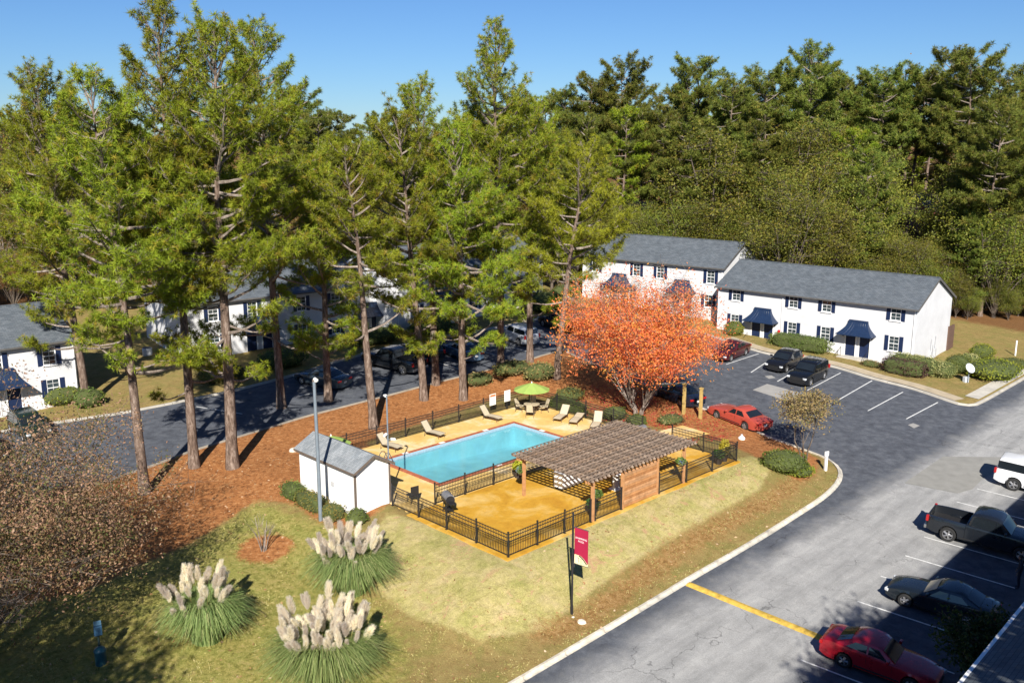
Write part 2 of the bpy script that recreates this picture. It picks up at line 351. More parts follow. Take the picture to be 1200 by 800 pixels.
def asphalt():
    t = NT('asphalt'); o = t.obj()
    mp = t.n('ShaderNodeMapping', vector_type='POINT'); mp.inputs['Location'].default_value = (0, 0, 0)
    sx = t.n('ShaderNodeSeparateXYZ'); t.l(o, sx.inputs[0])
    X = t.math('SUBTRACT', sx.outputs[0], C0[0]); Y = t.math('SUBTRACT', sx.outputs[1], C0[1])
    v = t.math('ADD', t.math('MULTIPLY', X, -SU), t.math('MULTIPLY', Y, CU)); u = t.math('ADD', t.math('MULTIPLY', X, CU), t.math('MULTIPLY', Y, SU))
    cx = t.n('ShaderNodeCombineXYZ'); t.l(t.math('MULTIPLY', u, .12), cx.inputs[0]); t.l(t.math('MULTIPLY', v, .9), cx.inputs[1])
    n1 = t.noise(o, .3, 5, .6, .5); n2 = t.noise(o, 1.6, 6, .65); n3 = t.noise(o, 18, 4, .7); st = t.noise(cx.outputs[0], 1.5, 5, .6)
    # worn, sun-bleached driving lane against darker sealed parking areas
    d = t.math('ABSOLUTE', t.math('ADD', v, 10.3)); d = t.math('ADD', d, t.math('MULTIPLY', t.math('SUBTRACT', n1, .5), 2.2)); d = t.math('ADD', d, t.math('MULTIPLY', t.math('SUBTRACT', n2, .5), 1.6))
    lane = t.ramp(t.math('DIVIDE', d, 10), [(.24, 1), (.40, 0)])
    dark = t.ramp(n2, [(.25, (.046, .050, .060)), (.5, (.080, .087, .102)), (.78, (.13, .137, .15))])
    light = t.ramp(st, [(.25, (.21, .21, .205)), (.5, (.29, .288, .28)), (.78, (.37, .365, .35))])
    c = t.mix(lane, dark, light)
    blot = t.ramp(t.noise(o, .8, 5, .7, 1.0), [(.3, .8), (.5, 1), (.7, 1.15)]); c = t.mix(.7, c, t.mix(1, c, blot, 'MULTIPLY'))
    vo = t.n('ShaderNodeTexVoronoi', feature='DISTANCE_TO_EDGE'); vo.inputs['Scale'].default_value = .23
    wv = t.n('ShaderNodeVectorMath', operation='ADD'); nv = t.n('ShaderNodeTexNoise'); nv.inputs['Scale'].default_value = .7; nv.inputs['Detail'].default_value = 5; t.l(o, nv.inputs['Vector'])
    sc = t.n('ShaderNodeVectorMath', operation='SCALE'); sc.inputs['Scale'].default_value = 3.2; t.l(nv.outputs['Color'], sc.inputs[0]); t.l(o, wv.inputs[0]); t.l(sc.outputs[0], wv.inputs[1]); t.l(wv.outputs[0], vo.inputs['Vector'])
    crack = t.math('MULTIPLY', t.ramp(vo.outputs['Distance'], [(.0, 1), (.012, 0)]), t.ramp(n1, [(.45, 0), (.6, .55)]))
    c = t.mix(crack, c, (.03, .03, .032))
    fl = t.ramp(n3, [(.3, .72), (.5, 1), (.72, 1.35)]); c = t.mix(.7, c, t.mix(1, c, fl, 'MULTIPLY'))
    return t.done(t.bsdf(c, .85, 0, t.bump(t.math('ADD', n3, t.math('MULTIPLY', crack, -1.5)), .35, .02), .25))
ROADM = asphalt()
road = drape('road', ROAD, ROADM, .0, kind='structure')
road.location.z = .012
conc = plain('concrete', (.46, .43, .37), .85, .22, 1.7, bump=.3, bscale=25, spec=.2)
concd = plain('concrete_stained', (.30, .27, .22), .9, .3, 1.1, bump=.3, bscale=25, spec=.2)
kpaint = plain('pale_kerb', (.50, .46, .39), .88, .4, 2.2, bump=.3, bscale=25, spec=.2)
# ------------------------------------------------------------------ kerbs: cast stones with open joints
def kerb(line, seg, mat, side, name='kerb', w=.17, h=.14, gut=.12):
    "side +1: road lies to the right of travel"
    k = tag(empty(name, (line[0][0], line[0][1], Z(*line[0]))), kind='structure')
    org = Vector(k.location)
    P = [Vector((x, y, Z(x, y))) for x, y in line]
    # arc-length resample
    L = [0]
    for a, b in zip(P, P[1:]): L.append(L[-1] + (b - a).length)
    def at(s):
        for i in range(len(P) - 1):
            if L[i + 1] >= s or i == len(P) - 2:
                t = (s - L[i]) / max(L[i + 1] - L[i], 1e-6); p = P[i].lerp(P[i + 1], min(max(t, 0), 1)); d = P[i + 1] - P[i]; d.z = 0
                return p, d.normalized()
    s = 0
    while s < L[-1] - .3:
        e = min(s + seg, L[-1]); n = max(2, int((e - s) / .75) + 1); mb = MB(); rings = []
        jit = random.uniform(-.012, .012)
        for i in range(n):
            q = s + .02 + (e - s - .04) * i / (n - 1); p, d = at(q); nrm = Vector((d.y, -d.x, 0)) * side
            p = Vector((p.x, p.y, Z(p.x, p.y)))
            prof = [(gut, -.05), (gut, .018), (.02, .03), (-.02, h - .03 + jit), (-.05, h + jit), (-w, h + jit), (-w, -.05)]
            rings.append([p - org + nrm * a + Vector((0, 0, b)) for a, b in prof])
        m = len(rings[0])
        vs_ = [p for r in rings for p in r]; fs = [(i * m + j, i * m + (j + 1) % m, (i + 1) * m + (j + 1) % m, (i + 1) * m + j) for i in range(n - 1) for j in range(m)]
        fs += [tuple(range(m)), tuple((n - 1) * m + j for j in range(m))]
        mb.add(vs_, fs); mb.build('kerb_stone', random.choice(mat) if isinstance(mat, list) else mat, k); s = e
    return k
random.seed(5)
kerb(KERB_MAIN, 2.6, [kpaint, plain('pale_kerb_b', (.44, .41, .35), .88, .45, 1.7, bump=.3, bscale=25, spec=.2), plain('pale_kerb_c', (.54, .49, .40), .88, .4, 2.6, bump=.3, bscale=25, spec=.2)], 1)
kerb(KERB_POOL, 3.2, concd, 1)
kerb(KERB_FAR, 3.2, plain('greyed_kerb', (.36, .335, .29), .9, .25, 1.3, bump=.3, bscale=25, spec=.2), 1)
# ------------------------------------------------------------------ painted stall lines, hump, concrete patch, walk
paint = plain('white_road_paint', (.62, .62, .60), .75, .3, 5, spec=.3)
ypaint = plain('yellow_road_paint', (.52, .34, .06), .8, .5, 3.5, spec=.3, bump=.4, bscale=14)
def stripe(a, b, w=.095):
    a = Vector(a[:2]); b = Vector(b[:2]); d = (b - a); n = Vector((-d.y, d.x)).normalized() * w / 2; k = max(2, int(d.length / .8)); mb = MB(); vs_ = []
    for i in range(k + 1):
        p = a + d * i / k
        for q in (p + n, p - n): vs_.append((q.x, q.y, Z(q.x, q.y) + .010))
    mb.add(vs_, [(2 * i, 2 * i + 1, 2 * i + 3, 2 * i + 2) for i in range(k)]); mb.build('stall_line', paint, road)
for a, b in [((889, 414.5), (851, 427)), ((905, 420), (880, 436.5)), ((945, 428), (911, 447)), ((985, 437), (946, 457.5)), ((1022, 446), (982, 469)), ((1058, 459.5), (1017, 481.5)), ((1099, 471.5), (1062, 491))]:
    stripe(G(*a), G(*b))
dv = Vector(uv(0, -1)) - Vector(uv(0, 0))
for tip in [(1145, 572.7), (1121, 588), (1083, 629), (1061, 651), (1032, 675), (1005, 704.5), (972, 737), (938, 773), (896, 812)]:
    g = G(*tip); e = Vector((g.x, g.y)) + Vector((math.cos(R(-37)), math.sin(R(-37)))) * 5.4; stripe(g, e)
for a, b in [((230, 476.5), (284, 485)), ((420, 437), (455, 444)), ((628, 399), (650, 406)), ((600, 407), (618, 412)), ((352, 463), (385, 460)), ((560, 411), (590, 418)), ((510, 424), (540, 433))]:
    stripe(G(*a), G(*b))
hp0, hp1 = G(806, 684), G(964, 748)
def speed_hump():
    o = empty('speed_hump', hp0, 0, 'long low speed hump painted worn yellow across the drive', 'speed hump')
    d = Vector((hp1.x - hp0.x, hp1.y - hp0.y, 0)); L_ = d.length; d.normalize(); n = Vector((-d.y, d.x, 0)); cuts = [0, .52, 1]
    for c0, c1 in zip(cuts, cuts[1:]):
        mb = MB(); vs_ = []; k = 10
        for i in range(k + 1):
            s = L_ * (c0 + (c1 - c0) * i / k) + (.006 if i == 0 else 0); p = Vector(hp0) + d * s
            for a, h in ((-.24, .004), (-.16, .045), (0, .065), (.16, .045), (.24, .004)):
                q = p + n * a; vs_.append((q.x - hp0.x, q.y - hp0.y, Z(q.x, q.y) + .014 + h - hp0.z))
        mb.add(vs_, [(5 * i + j, 5 * i + j + 1, 5 * i + j + 6, 5 * i + j + 5) for i in range(k) for j in range(4)])
        mb.build('hump_section', ypaint, o, smooth=True)
speed_hump()
patchm = plain('patch_concrete', (.30, .29, .27), .9, .12, 1.2, spec=.2, bump=.2)
drape('concrete_patch', px_poly([(882, 457), (899, 450), (940, 461), (922, 470)]), patchm, .006 + .012, parent=road, step=2).location.z = 0
drape('concrete_patch', px_poly([(896, 441), (904, 440), (909, 443), (901, 444)]), patchm, .006 + .012, parent=road, step=2)
drape('concrete_patch', px_poly([(1064, 498), (1070, 496), (1078, 499), (1071, 502)]), patchm, .006 + .012, parent=road, step=2)
drape('concrete_patch', px_poly([(1060, 566), (1105, 535), (1190, 536), (1152, 560), (1140, 573), (1122, 578)]), plain('faded_asphalt', (.24, .235, .215), .9, .15, 1.5, spec=.2, bump=.2), .006 + .012, parent=road, step=2)
def walk(name, line, w, dz, mat):
    P = [Vector(p) for p in line]; mb = MB(); vs_ = []
    for i, p in enumerate(P):
        d = (P[min(i + 1, len(P) - 1)] - P[max(i - 1, 0)]).normalized(); n = Vector((-d.y, d.x))
        for s in (1, -1): q = p + n * s * w / 2; vs_.append((q.x, q.y, Z(q.x, q.y) + dz))
    mb.add(vs_, [(2 * i, 2 * i + 1, 2 * i + 3, 2 * i + 2) for i in range(len(P) - 1)]); m_ = mb.mesh(name, mat)
    if m_.polygons[0].normal.z < 0: m_.flip_normals()
    return tag(link(name, m_), kind='structure')
kf = [p for p in KERB_FAR]
i0 = min(range(len(kf)), key=lambda i: (Vector(kf[i]) - G(850, 399).xy).length); i1 = min(range(len(kf)), key=lambda i: (Vector(kf[i]) - G(1122, 474).xy).length)
walkline = []
for i in range(i0, i1, 2):
    a = Vector(kf[min(i + 1, len(kf) - 1)]) - Vector(kf[i - 1]); a.normalize(); n = Vector((-a.y, a.x)); walkline.append(tuple(Vector(kf[i]) + n * .85))
walk('pavement', walkline, 1.2, .15, plain('tan_concrete', (.40, .33, .23), .9, .2, 1.4, spec=.2, bump=.3))
i2 = min(range(len(kf)), key=lambda i: (Vector(kf[i]) - G(1140, 475).xy).length)
wl = []
for i in range(i2 + 2, len(kf) - 1, 2):
    a = Vector(kf[i + 1]) - Vector(kf[i - 1]); a.normalize(); n = Vector((-a.y, a.x)); wl.append(tuple(Vector(kf[i]) + n * .9))
walk('pavement', wl, 1.1, .15, conc)
# ------------------------------------------------------------------ pool deck (local frame: x = u, y = v)
def deckmat(name, a, b, c_):
    t = NT(name); o = t.obj(); n1 = t.noise(o, .45, 5, .62, .8); n2 = t.noise(o, 2.4, 6, .7); n3 = t.noise(o, 20, 3, .7)
    c = t.ramp(n1, [(.28, a), (.5, b), (.68, c_)]); c = t.mix(.6, c, t.mix(1, c, t.ramp(n2, [(.25, .72), (.5, 1), (.75, 1.25)]), 'MULTIPLY'))
    c = t.mix(.5, c, t.mix(1, c, t.ramp(n3, [(.3, .8), (.7, 1.2)]), 'MULTIPLY'))
    return t.done(t.bsdf(c, .75, 0, t.bump(n3, .25, .01), .3))
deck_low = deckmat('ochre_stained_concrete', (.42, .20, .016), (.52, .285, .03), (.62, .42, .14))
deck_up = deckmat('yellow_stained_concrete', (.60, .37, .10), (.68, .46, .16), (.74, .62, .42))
deck = tag(empty('pool_deck', (C0[0], C0[1], 0), TH), kind='structure')
def slab(u0, v0, u1, v1, mat, zt=0.0):
    mb = MB(); mb.span((u0 + .011, v0 + .011, -.28), (u1 - .011, v1 - .011, zt)); mb.build('deck_slab', mat, deck)
def grid(u0, u1, v0, v1, mat, du, dv_, hole=None):
    nu, nv = max(1, round((u1 - u0) / du)), max(1, round((v1 - v0) / dv_))
    for i in range(nu):
        for j in range(nv):
            a, b = u0 + (u1 - u0) * i / nu, u0 + (u1 - u0) * (i + 1) / nu; c, d = v0 + (v1 - v0) * j / nv, v0 + (v1 - v0) * (j + 1) / nv
            slab(a, c, b, d, mat)
PU0, PU1, PV0, PV1 = 3.75, 16.0, 9.75, 15.95      # outer edge of the coping
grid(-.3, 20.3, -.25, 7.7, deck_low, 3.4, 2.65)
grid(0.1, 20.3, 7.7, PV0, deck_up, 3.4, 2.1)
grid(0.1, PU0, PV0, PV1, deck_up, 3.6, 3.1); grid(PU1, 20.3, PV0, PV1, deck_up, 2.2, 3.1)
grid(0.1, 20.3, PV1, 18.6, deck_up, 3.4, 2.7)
# paved way out to the car park, between the two yellow posts
drape('path', [uv(20.0, 5.1), uv(24.6, 4.9), uv(24.6, 7.3), uv(20.0, 7.4)], deck_up, .17, step=1, kind='structure')
# ------------------------------------------------------------------ pool
pool = empty('swimming_pool', (*uv(PU0, PV0), 0), TH, 'rectangular swimming pool of turquoise water rimmed with red brick', 'swimming pool')
PL, PW = PU1 - PU0, PV1 - PV0; cw = .33
plaster = plain('pool_plaster', (.27, .47, .55), .7, .16, .8, spec=.3)
mb = MB(); zb = lambda x: -1.15 - .5 * x / PL
mb.add([(cw, cw, .02), (PL - cw, cw, .02), (PL - cw, PW - cw, .02), (cw, PW - cw, .02), (cw, cw, zb(0)), (PL - cw, cw, zb(PL)), (PL - cw, PW - cw, zb(PL)), (cw, PW - cw, zb(0))],
       [(0, 4, 5, 1), (1, 5, 6, 2), (2, 6, 7, 3), (3, 7, 4, 0), (4, 7, 6, 5)])
mb.build('basin', plaster, pool)
brick = plain('red_brick', (.36, .115, .06), .85, .4, 2.3, bump=.3, bscale=18, spec=.2)
mb = MB(); step = .31
for i in range(int(PL / step)):
    for y in (cw / 2, PW - cw / 2): mb.box((step / 2 + i * PL / int(PL / step), y, -.115), (PL / int(PL / step) - .012, cw - .004, .30))
for j in range(int((PW - 2 * cw) / step)):
    n = int((PW - 2 * cw) / step); s_ = (PW - 2 * cw) / n
    for x in (cw / 2, PL - cw / 2): mb.box((x, cw + s_ * (j + .5), -.115), (cw - .004, s_ - .012, .30))
tag(mb.build('coping', brick, pool, bevel=.008), kind='stuff')
tile = plain('waterline_tile', (.32, .42, .50), .35, .2, 9, spec=.5)
mb = MB()
for a, b in (((cw, cw, 0), (PL - cw, cw + .015, 0)), ((cw, PW - cw - .015, 0), (PL - cw, PW - cw, 0)), ((cw, cw, 0), (cw + .015, PW - cw, 0)), ((PL - cw - .015, cw, 0), (PL - cw, PW - cw, 0))):
    mb.span((a[0], a[1], -.27), (b[0], b[1], -.03))
mb.build('tile_band', tile, pool)
def water_mat():
    t = NT('pool_water'); o = t.obj(); n = t.noise(o, 2.2, 3, .5, .6); nr = t.bump(n, .06, .05)
    tr = t.n('ShaderNodeBsdfTransparent'); tr.inputs[0].default_value = (.74, .96, .95, 1)
    gl = t.n('ShaderNodeBsdfGlossy'); gl.inputs['Roughness'].default_value = .04; t.l(nr, gl.inputs['Normal'])
    mx = t.n('ShaderNodeMixShader'); mx.inputs[0].default_value = .13; t.l(tr.outputs[0], mx.inputs[1]); t.l(gl.outputs[0], mx.inputs[2])
    return t.done(mx.outputs[0])
mb = MB(); mb.add([(cw + .016, cw + .016, -.16), (PL - cw - .016, cw + .016, -.16), (PL - cw - .016, PW - cw - .016, -.16), (cw + .016, PW - cw - .016, -.16)], [(0, 1, 2, 3)])
wm = mb.mesh('water', water_mat())
if wm.polygons[0].normal.z < 0: wm.flip_normals()
link('water', wm, pool)
steel = plain('brushed_steel', (.55, .55, .55), .35, .1, 5, metal=1)
mb = MB()
for y in (PW - cw - .75, PW - cw - .25):
    mb.tube([(cw - .5, y, .0), (cw - .48, y, .62), (cw - .32, y, .78), (cw - .1, y, .72), (cw + .12, y, .3), (cw + .16, y, -.9)], .028, 8)
for z in (-.3, -.55, -.8): mb.box((cw + .15, PW - cw - .5, z), (.08, .5, .03))
mb.build('ladder', steel, pool, smooth=True)
whitep = plain('white_plastic', (.78, .78, .76), .5, .05, 3)
for x, y in ((2.2, PW - .02), (5.3, PW - .02), (9.3, PW - .02), (5.0, .05), (PL - .05, 3.2)):
    mb = MB(); w_ = (.42, .24) if y in (PW - .02, .05) else (.24, .42); mb.box((x, min(max(y, .16), PW - .16) if w_[0] > .3 else y, .045), (w_[0], w_[1], .014))
    if x > PL - .2: mb = MB(); mb.box((PL - .17, y, .045), (.24, .42, .014))
    mb.build('skimmer_lid', whitep, pool)
# ------------------------------------------------------------------ fences
black = plain('black_painted_iron', (.018, .018, .02), .45, .2, 4, spec=.5)
PMESH = {}
def fence(name, pts, label, h=1.2, bay=2.4, group='black picket fences round the pool terrace', first=True, gate=None):
    o = empty(name, (*uv(*pts[0]), 0.0), TH, label, 'fence', group); ox, oy = pts[0]
    n_post = 0
    for k, (a, b) in enumerate(zip(pts, pts[1:])):
        d = Vector((b[0] - a[0], b[1] - a[1])); L = d.length; d.normalize(); n = max(1, round(L / bay)); w = L / n; ang = math.atan2(d.y, d.x)
        key = round(w, 2)
        if key not in PMESH:
            mb = MB()
            for z in (.09, h - .42, h - .22, h - .05): mb.box((w / 2, 0, z), (w - .06, .03, .034))
            q = int(w / .115)
            for i in range(1, q): mb.box((i * w / q, 0, (.05 + h) / 2), (.018, .018, h - .05))
            PMESH[key] = mb.mesh('picket_panel', black)
        for i in range(n + 1):
            p = Vector((a[0] - ox, a[1] - oy)) + d * w * i
            if i < n:
                pm = link('picket_panel', PMESH[key], o, (p.x, p.y, 0), (0, 0, ang)); pm['kind'] = 'stuff'
            if i == n and k < len(pts) - 2: continue
            if 'post' not in PMESH:
                mb = MB(); mb.box((0, 0, h / 2 + .04), (.065, .065, h + .08)); mb.box((0, 0, h + .09), (.085, .085, .03)); mb.box((0, 0, .012), (.13, .13, .024)); PMESH['post'] = mb.mesh('post', black)
            link('post', PMESH['post'], o, (p.x, p.y, 0), (0, 0, ang)); n_post += 1
    return o
fence('picket_fence', [(-.02, 9.3), (-.02, 0), (6.1, 0)], 'black picket fence round the ochre terrace corner above the grass bank')
fence('picket_fence', [(6.42, -.02), (8.65, -.02)], 'short black picket fence between pergola post and slatted wooden screen')
fence('picket_fence', [(12.05, -.02), (20.15, -.02), (20.15, 5.0)], 'black picket fence turning the corner by the potted yellow shrub')
fence('picket_fence', [(20.15, 7.5), (20.5, 13.0), (20.4, 18.72), (1.0, 18.72)], 'black picket fence behind the sun loungers and pool signs')
fence('picket_fence', [(1.75, 7.72), (15.2, 7.72)], 'black picket fence between the pool and the ochre terrace')
# ------------------------------------------------------------------ pergola
wood_grey = plain('weathered_timber', (.20, .150, .115), .85, .5, 5, bump=.3, bscale=20, spec=.15, var2=(.38, .28, .21))
wood_new = plain('cedar_timber', (.42, .215, .095), .75, .28, 4, bump=.25, bscale=24, spec=.2)
perg = empty('pergola', (*uv(6.27, 0), 0), TH, 'timber pergola with a dense slatted roof over the ochre terrace', 'pergola')
PX = (0.0, 2.5, 5.62, 8.2); PD = 5.2; PH = 2.42
mb = MB(); mb.box((0, 0, PH / 2), (.16, .16, PH)); pm = mb.mesh('post', wood_new, bevel=.01)
for x in PX:
    link('post', pm, perg, (x, .02, 0))
for x in (0.0, 2.75, 5.5, 8.2): link('post', pm, perg, (x, PD, 0))
for y in (-.07, .11, PD - .09, PD + .09):
    mb = MB(); mb.box((4.1, y, PH - .11), (9.2, .045, .20)); mb.build('beam', wood_new, perg)
WG = [plain('weathered_slat_%d' % k, c, .85, .55, 6, bump=.3, bscale=20, spec=.15, var2=v) for k, (c, v) in enumerate([((.20, .15, .115), (.38, .28, .21)), ((.27, .205, .16), (.46, .36, .27)), ((.15, .115, .09), (.30, .22, .17)), ((.24, .17, .12), (.48, .30, .18))])]
NR = 29; rl = PD + .95
mb = MB(); mb.prism([(-.475, .0), (-.475, .07), (-.40, .14), (rl - .55, .14), (rl - .475, .07), (rl - .475, .0)], -.02, .02)
rms = []
for k in range(4): q_ = mb.mesh('rafter', WG[k]); rms.append(q_)
for i in range(NR):
    link('rafter', rms[(i * 5 + i // 3) % 4], perg, (-.5 + i * 9.2 / (NR - 1), .0, PH - .002 + random.uniform(-.004, .004)), (0, 0, R(90) + random.uniform(-.004, .004)))
slm = []
for k in range(4):
    mb = MB(); L_ = 9.5; n = 8; vs_ = []
    for i in range(n + 1):
        x = -L_ / 2 + L_ * i / n; b = random.uniform(-.012, .012)
        for y, z in ((-.02, 0), (.02, 0), (.02, .045), (-.02, .045)): vs_.append((x, y + b, z + random.uniform(-.004, .006)))
    mb.add(vs_, [(4 * i + j, 4 * i + (j + 1) % 4, 4 * i + 4 + (j + 1) % 4, 4 * i + 4 + j) for i in range(n) for j in range(4)] + [(0, 1, 2, 3), (4 * n, 4 * n + 1, 4 * n + 2, 4 * n + 3)]); slm.append(mb.mesh('roof_slat', WG[k]))
NS = 19
for i in range(NS): link('roof_slat', slm[i % 4], perg, (4.1, -.38 + i * (PD + .76) / (NS - 1), PH + .142), (0, 0, random.uniform(-.004, .004)))
scr = 15
SCB = [plain('screen_cedar_%d' % k, c, .75, .4, 2.4, bump=.25, bscale=24, spec=.2) for k, c in enumerate([(.42, .205, .085), (.34, .155, .06), (.47, .25, .12), (.40, .22, .11)])]
for i in range(scr):
    mb = MB(); mb.box((4.06, -.02 + .008 * (i % 2), .12 + i * .138), (2.94, .03, .118)); mb.build('screen_board', SCB[(i * 7) % 4], perg)
# hanging baskets
leafm = leafmat('basket_leaves', [(.05, .10, .02), (.10, .19, .04), (.22, .30, .06), (.10, .12, .35)], .3)
def leaf_blob(n, rad, size, seed, mat, squash=1, shell=.5, attr_noise=True, name='foliage', shape='sphere', dims=None):
    "n leaves through the outer volume of an ellipsoid or a rounded box"
    g = np.random.RandomState(seed); d = g.normal(size=(n, 3)); d /= np.linalg.norm(d, axis=1)[:, None]
    r = (shell + (1 - shell) * g.rand(n) ** .5)[:, None]
    dims = np.array(dims if dims is not None else (rad, rad, rad * squash))
    if shape == 'box': d = d / (np.abs(d) ** 5).sum(1)[:, None] ** .2 * .95
    lump = 1 + .09 * np.sin(d[:, 0:1] * 7 + seed) * np.sin(d[:, 1:2] * 6 + 1.3 * seed) + .06 * np.sin(d[:, 2:3] * 9 + seed)
    c = d * r * dims * lump; c[:, 2] += dims[2]
    nrm = d * .6 + g.normal(size=(n, 3)) * .8; nrm /= np.linalg.norm(nrm, axis=1)[:, None]
    a = np.cross(nrm, g.normal(size=(n, 3))); a /= np.linalg.norm(a, axis=1)[:, None]; b = np.cross(nrm, a)
    s = size * (.6 + .8 * g.rand(n))[:, None]
    V_ = np.stack([c - a * s, c + b * s * .5, c + a * s, c - b * s * .5], 1)
    att = np.clip(.5 + .25 * np.sin(c[:, 0] * 3 / max(rad, .3) + seed) + .3 * g.normal(size=n) * .6, 0, 1)
    return np_mesh(name, V_, 4, mat, {'v': att})
bk = empty('hanging_basket', (*uv(6.6, -.02), 1.15), 0, 'hanging basket of leafy flowers on the pergola post by the picket fence', 'basket', 'flower baskets on the pergola posts')
pot = plain('coir_basket', (.10, .06, .035), .9, .3, 9)
bm_ = leaf_blob(420, .3, .07, 4, leafm, .7); potm = MB().lathe([(.06, 0), (.17, .1), (.21, .22), (.2, .24)], 12).mesh('pot', pot, True)
brm = MB().tube([(0, 0, .24), (0, 0, .8)], .008, 5).mesh('hook', black)
def fill_basket(o):
    link('pot', potm, o); link('foliage', bm_, o, (0, 0, .12)); link('hook', brm, o)
fill_basket(bk)
for (u, v_, lab) in ((14.1, -.05, 'hanging basket of pink and green flowers on pergola post beyond the wooden screen'), (6.3, 5.5, 'hanging basket of trailing plants on the pergola post by the pool'), (8.5, .3, 'small hanging basket beside the wooden screen')):
    if 'small' in lab: continue
    c = copy_tree(bk); c.location = (*uv(u, v_), 1.15); c['label'] = lab; c.rotation_euler.z = u
# white counter units under the pergola
wpaint = plain('white_paint', (.80, .80, .78), .5, .05, 3)
def counter(u, v_, w, d, label, h=.95):
    o = empty('outdoor_counter', (*uv(u, v_), 0), TH, label, 'counter')
    mb = MB(); mb.box((0, 0, h / 2 + .05), (w, d, h - .1)); mb.build('cabinet', wpaint, o, bevel=.01)
    mb = MB(); mb.box((0, 0, .04), (w - .1, d - .1, .08)); mb.build('plinth', black, o)
    mb = MB(); mb.box((0, 0, h + .022), (w + .08, d + .08, .04)); mb.build('worktop', plain('pale_worktop', (.62, .61, .58), .4, .1, 3), o)
    for k in (-1, 1):
        mb = MB(); mb.box((k * w * .24, -d / 2 - .011, h * .5), (w * .44, .02, h * .68)); dr = mb.build('door', wpaint, o, bevel=.005)
        mb = MB(); mb.box((k * w * .06, -d / 2 - .03, h * .72), (.02, .025, .14)); mb.build('handle', steel, dr)
counter(9.35, 4.5, 1.9, .7, 'white outdoor kitchen counter with pale worktop under the pergola')
o = empty('bar_table', (*uv(10.9, 2.2), 0), TH, 'tall white bar table on a panel leg under the pergola', 'table')
MB().box((0, 0, 1.02), (.9, .9, .05)).build('tabletop', wpaint, o, bevel=.01); MB().box((0, 0, .5), (.5, .12, 1.0)).build('leg', wpaint, o, bevel=.01); MB().box((0, 0, .015), (.7, .6, .03)).build('foot_plate', wpaint, o)
# ------------------------------------------------------------------ shed
shingle_grey = None
def shingles(name, a, b, c_, row=.145):
    if name in MATS: return MATS[name]
    t = NT(name); o = t.obj(); br = t.n('ShaderNodeTexBrick'); br.inputs['Scale'].default_value = 1; br.inputs['Brick Width'].default_value = .33; br.inputs['Row Height'].default_value = row
    br.inputs['Mortar Size'].default_value = .008; br.inputs['Color1'].default_value = (*a, 1); br.inputs['Color2'].default_value = (*b, 1); br.inputs['Mortar'].default_value = (*c_, 1); br.inputs['Bias'].default_value = -.1
    t.l(o, br.inputs['Vector']); n = t.noise(o, 1.1, 5, .65); n3 = t.noise(o, 40, 3)
    c = t.mix(.75, br.outputs[0], t.mix(1, br.outputs[0], t.ramp(n, [(.25, .72), (.5, 1), (.75, 1.3)]), 'MULTIPLY'))
    c = t.mix(.5, c, t.mix(1, c, t.ramp(n3, [(.3, .75), (.7, 1.25)]), 'MULTIPLY'))
    MATS[name] = t.done(t.bsdf(c, .9, 0, t.bump(t.math('ADD', br.outputs['Fac'], t.math('MULTIPLY', n3, -.3)), -.5, .02), .2)); return MATS[name]
roofm = shingles('grey_shingles', (.085, .10, .115), (.125, .14, .155), (.05, .055, .065))
shedroofm = shingles('shed_shingles', (.20, .22, .235), (.29, .305, .315), (.12, .13, .14))
brown = plain('brown_trim', (.13, .10, .08), .7, .2, 4)
shed = empty('pool_shed', (*uv(-2.15, 9.75), -.1), TH, 'small white windowless pump shed with grey shingle roof beside the pool', 'shed')
SW, SL, SH = 2.3, 5.6, 2.55; AP = SH + .62
def board_wall(mb, a, b, h0, h1=None):
    pass
siding = plain('white_siding', (.80, .80, .79), .6, .05, 1.5, bump=.15, bscale=6)
# end walls are pentagons, the sides rectangles; grooves every 0.6 m are separate sheets
for y, nm in ((0, 'end_wall'), (SL, 'end_wall')):
    mb = MB(); poly = [(0, -.3), (SW, -.3), (SW, SH), (SW / 2, AP - .06), (0, SH)]; mb.prism(poly, y - .04 if y else 0, y + (0 if y else .04)); mb.build(nm, siding, shed)
for x in (0, SW - .04):
    n = 4
    for i in range(n):
        mb = MB(); mb.span((x, .045 + (SL - .09) * i / n + .004, -.3), (x + .04, .045 + (SL - .09) * (i + 1) / n - .004, SH + .01)); mb.build('siding_sheet', siding, shed)
for x in (0, SW):
    mb = MB(); mb.box((x, -.012, SH / 2 - .1), (.11, .03, SH + .1)); mb.box((x + (-.012 if x == 0 else .012), .05, SH / 2 - .1), (.03, .10, SH + .1)); mb.build('corner_board', brown, shed)
ov = .22; sl = math.atan2(AP - SH, SW / 2); ln = (SW / 2 + ov) / math.cos(sl)
for s in (1, -1):
    mb = MB(); mb.box((0, 0, 0), (ln, SL + 2 * ov, .05)); o_ = mb.build('roof_slope', shedroofm, shed)
    o_.location = (SW / 2 + s * math.cos(sl) * ln / 2, SL / 2, AP + .03 - math.sin(sl) * ln / 2); o_.rotation_euler = (0, s * sl, 0)
    mb = MB(); mb.box((0, 0, 0), (ln + .01, .03, .13)); f = mb.build('fascia', brown, shed); f.location = (SW / 2 + s * math.cos(sl) * ln / 2, -ov - .02, AP - .02 - math.sin(sl) * ln / 2); f.rotation_euler = (0, s * sl, 0)
mb = MB(); mb.box((-ov - .01, SL / 2, SH - .14), (.03, SL + 2 * ov, .12)); mb.build('fascia', brown, shed)
mb = MB(); mb.box((SW + .02, 1.3, .95), (.03, .9, 1.95)); dr = mb.build('door', plain('dark_door', (.03, .03, .035), .5), shed); MB().box((SW + .05, 1.0, .95), (.04, .03, .12)).build('handle', steel, dr)
mb = MB(); mb.box((-.012, 2.2, 1.2), (.02, .3, .3)); mb.build('vent', plain('grey_vent', (.45, .45, .45), .6), shed)
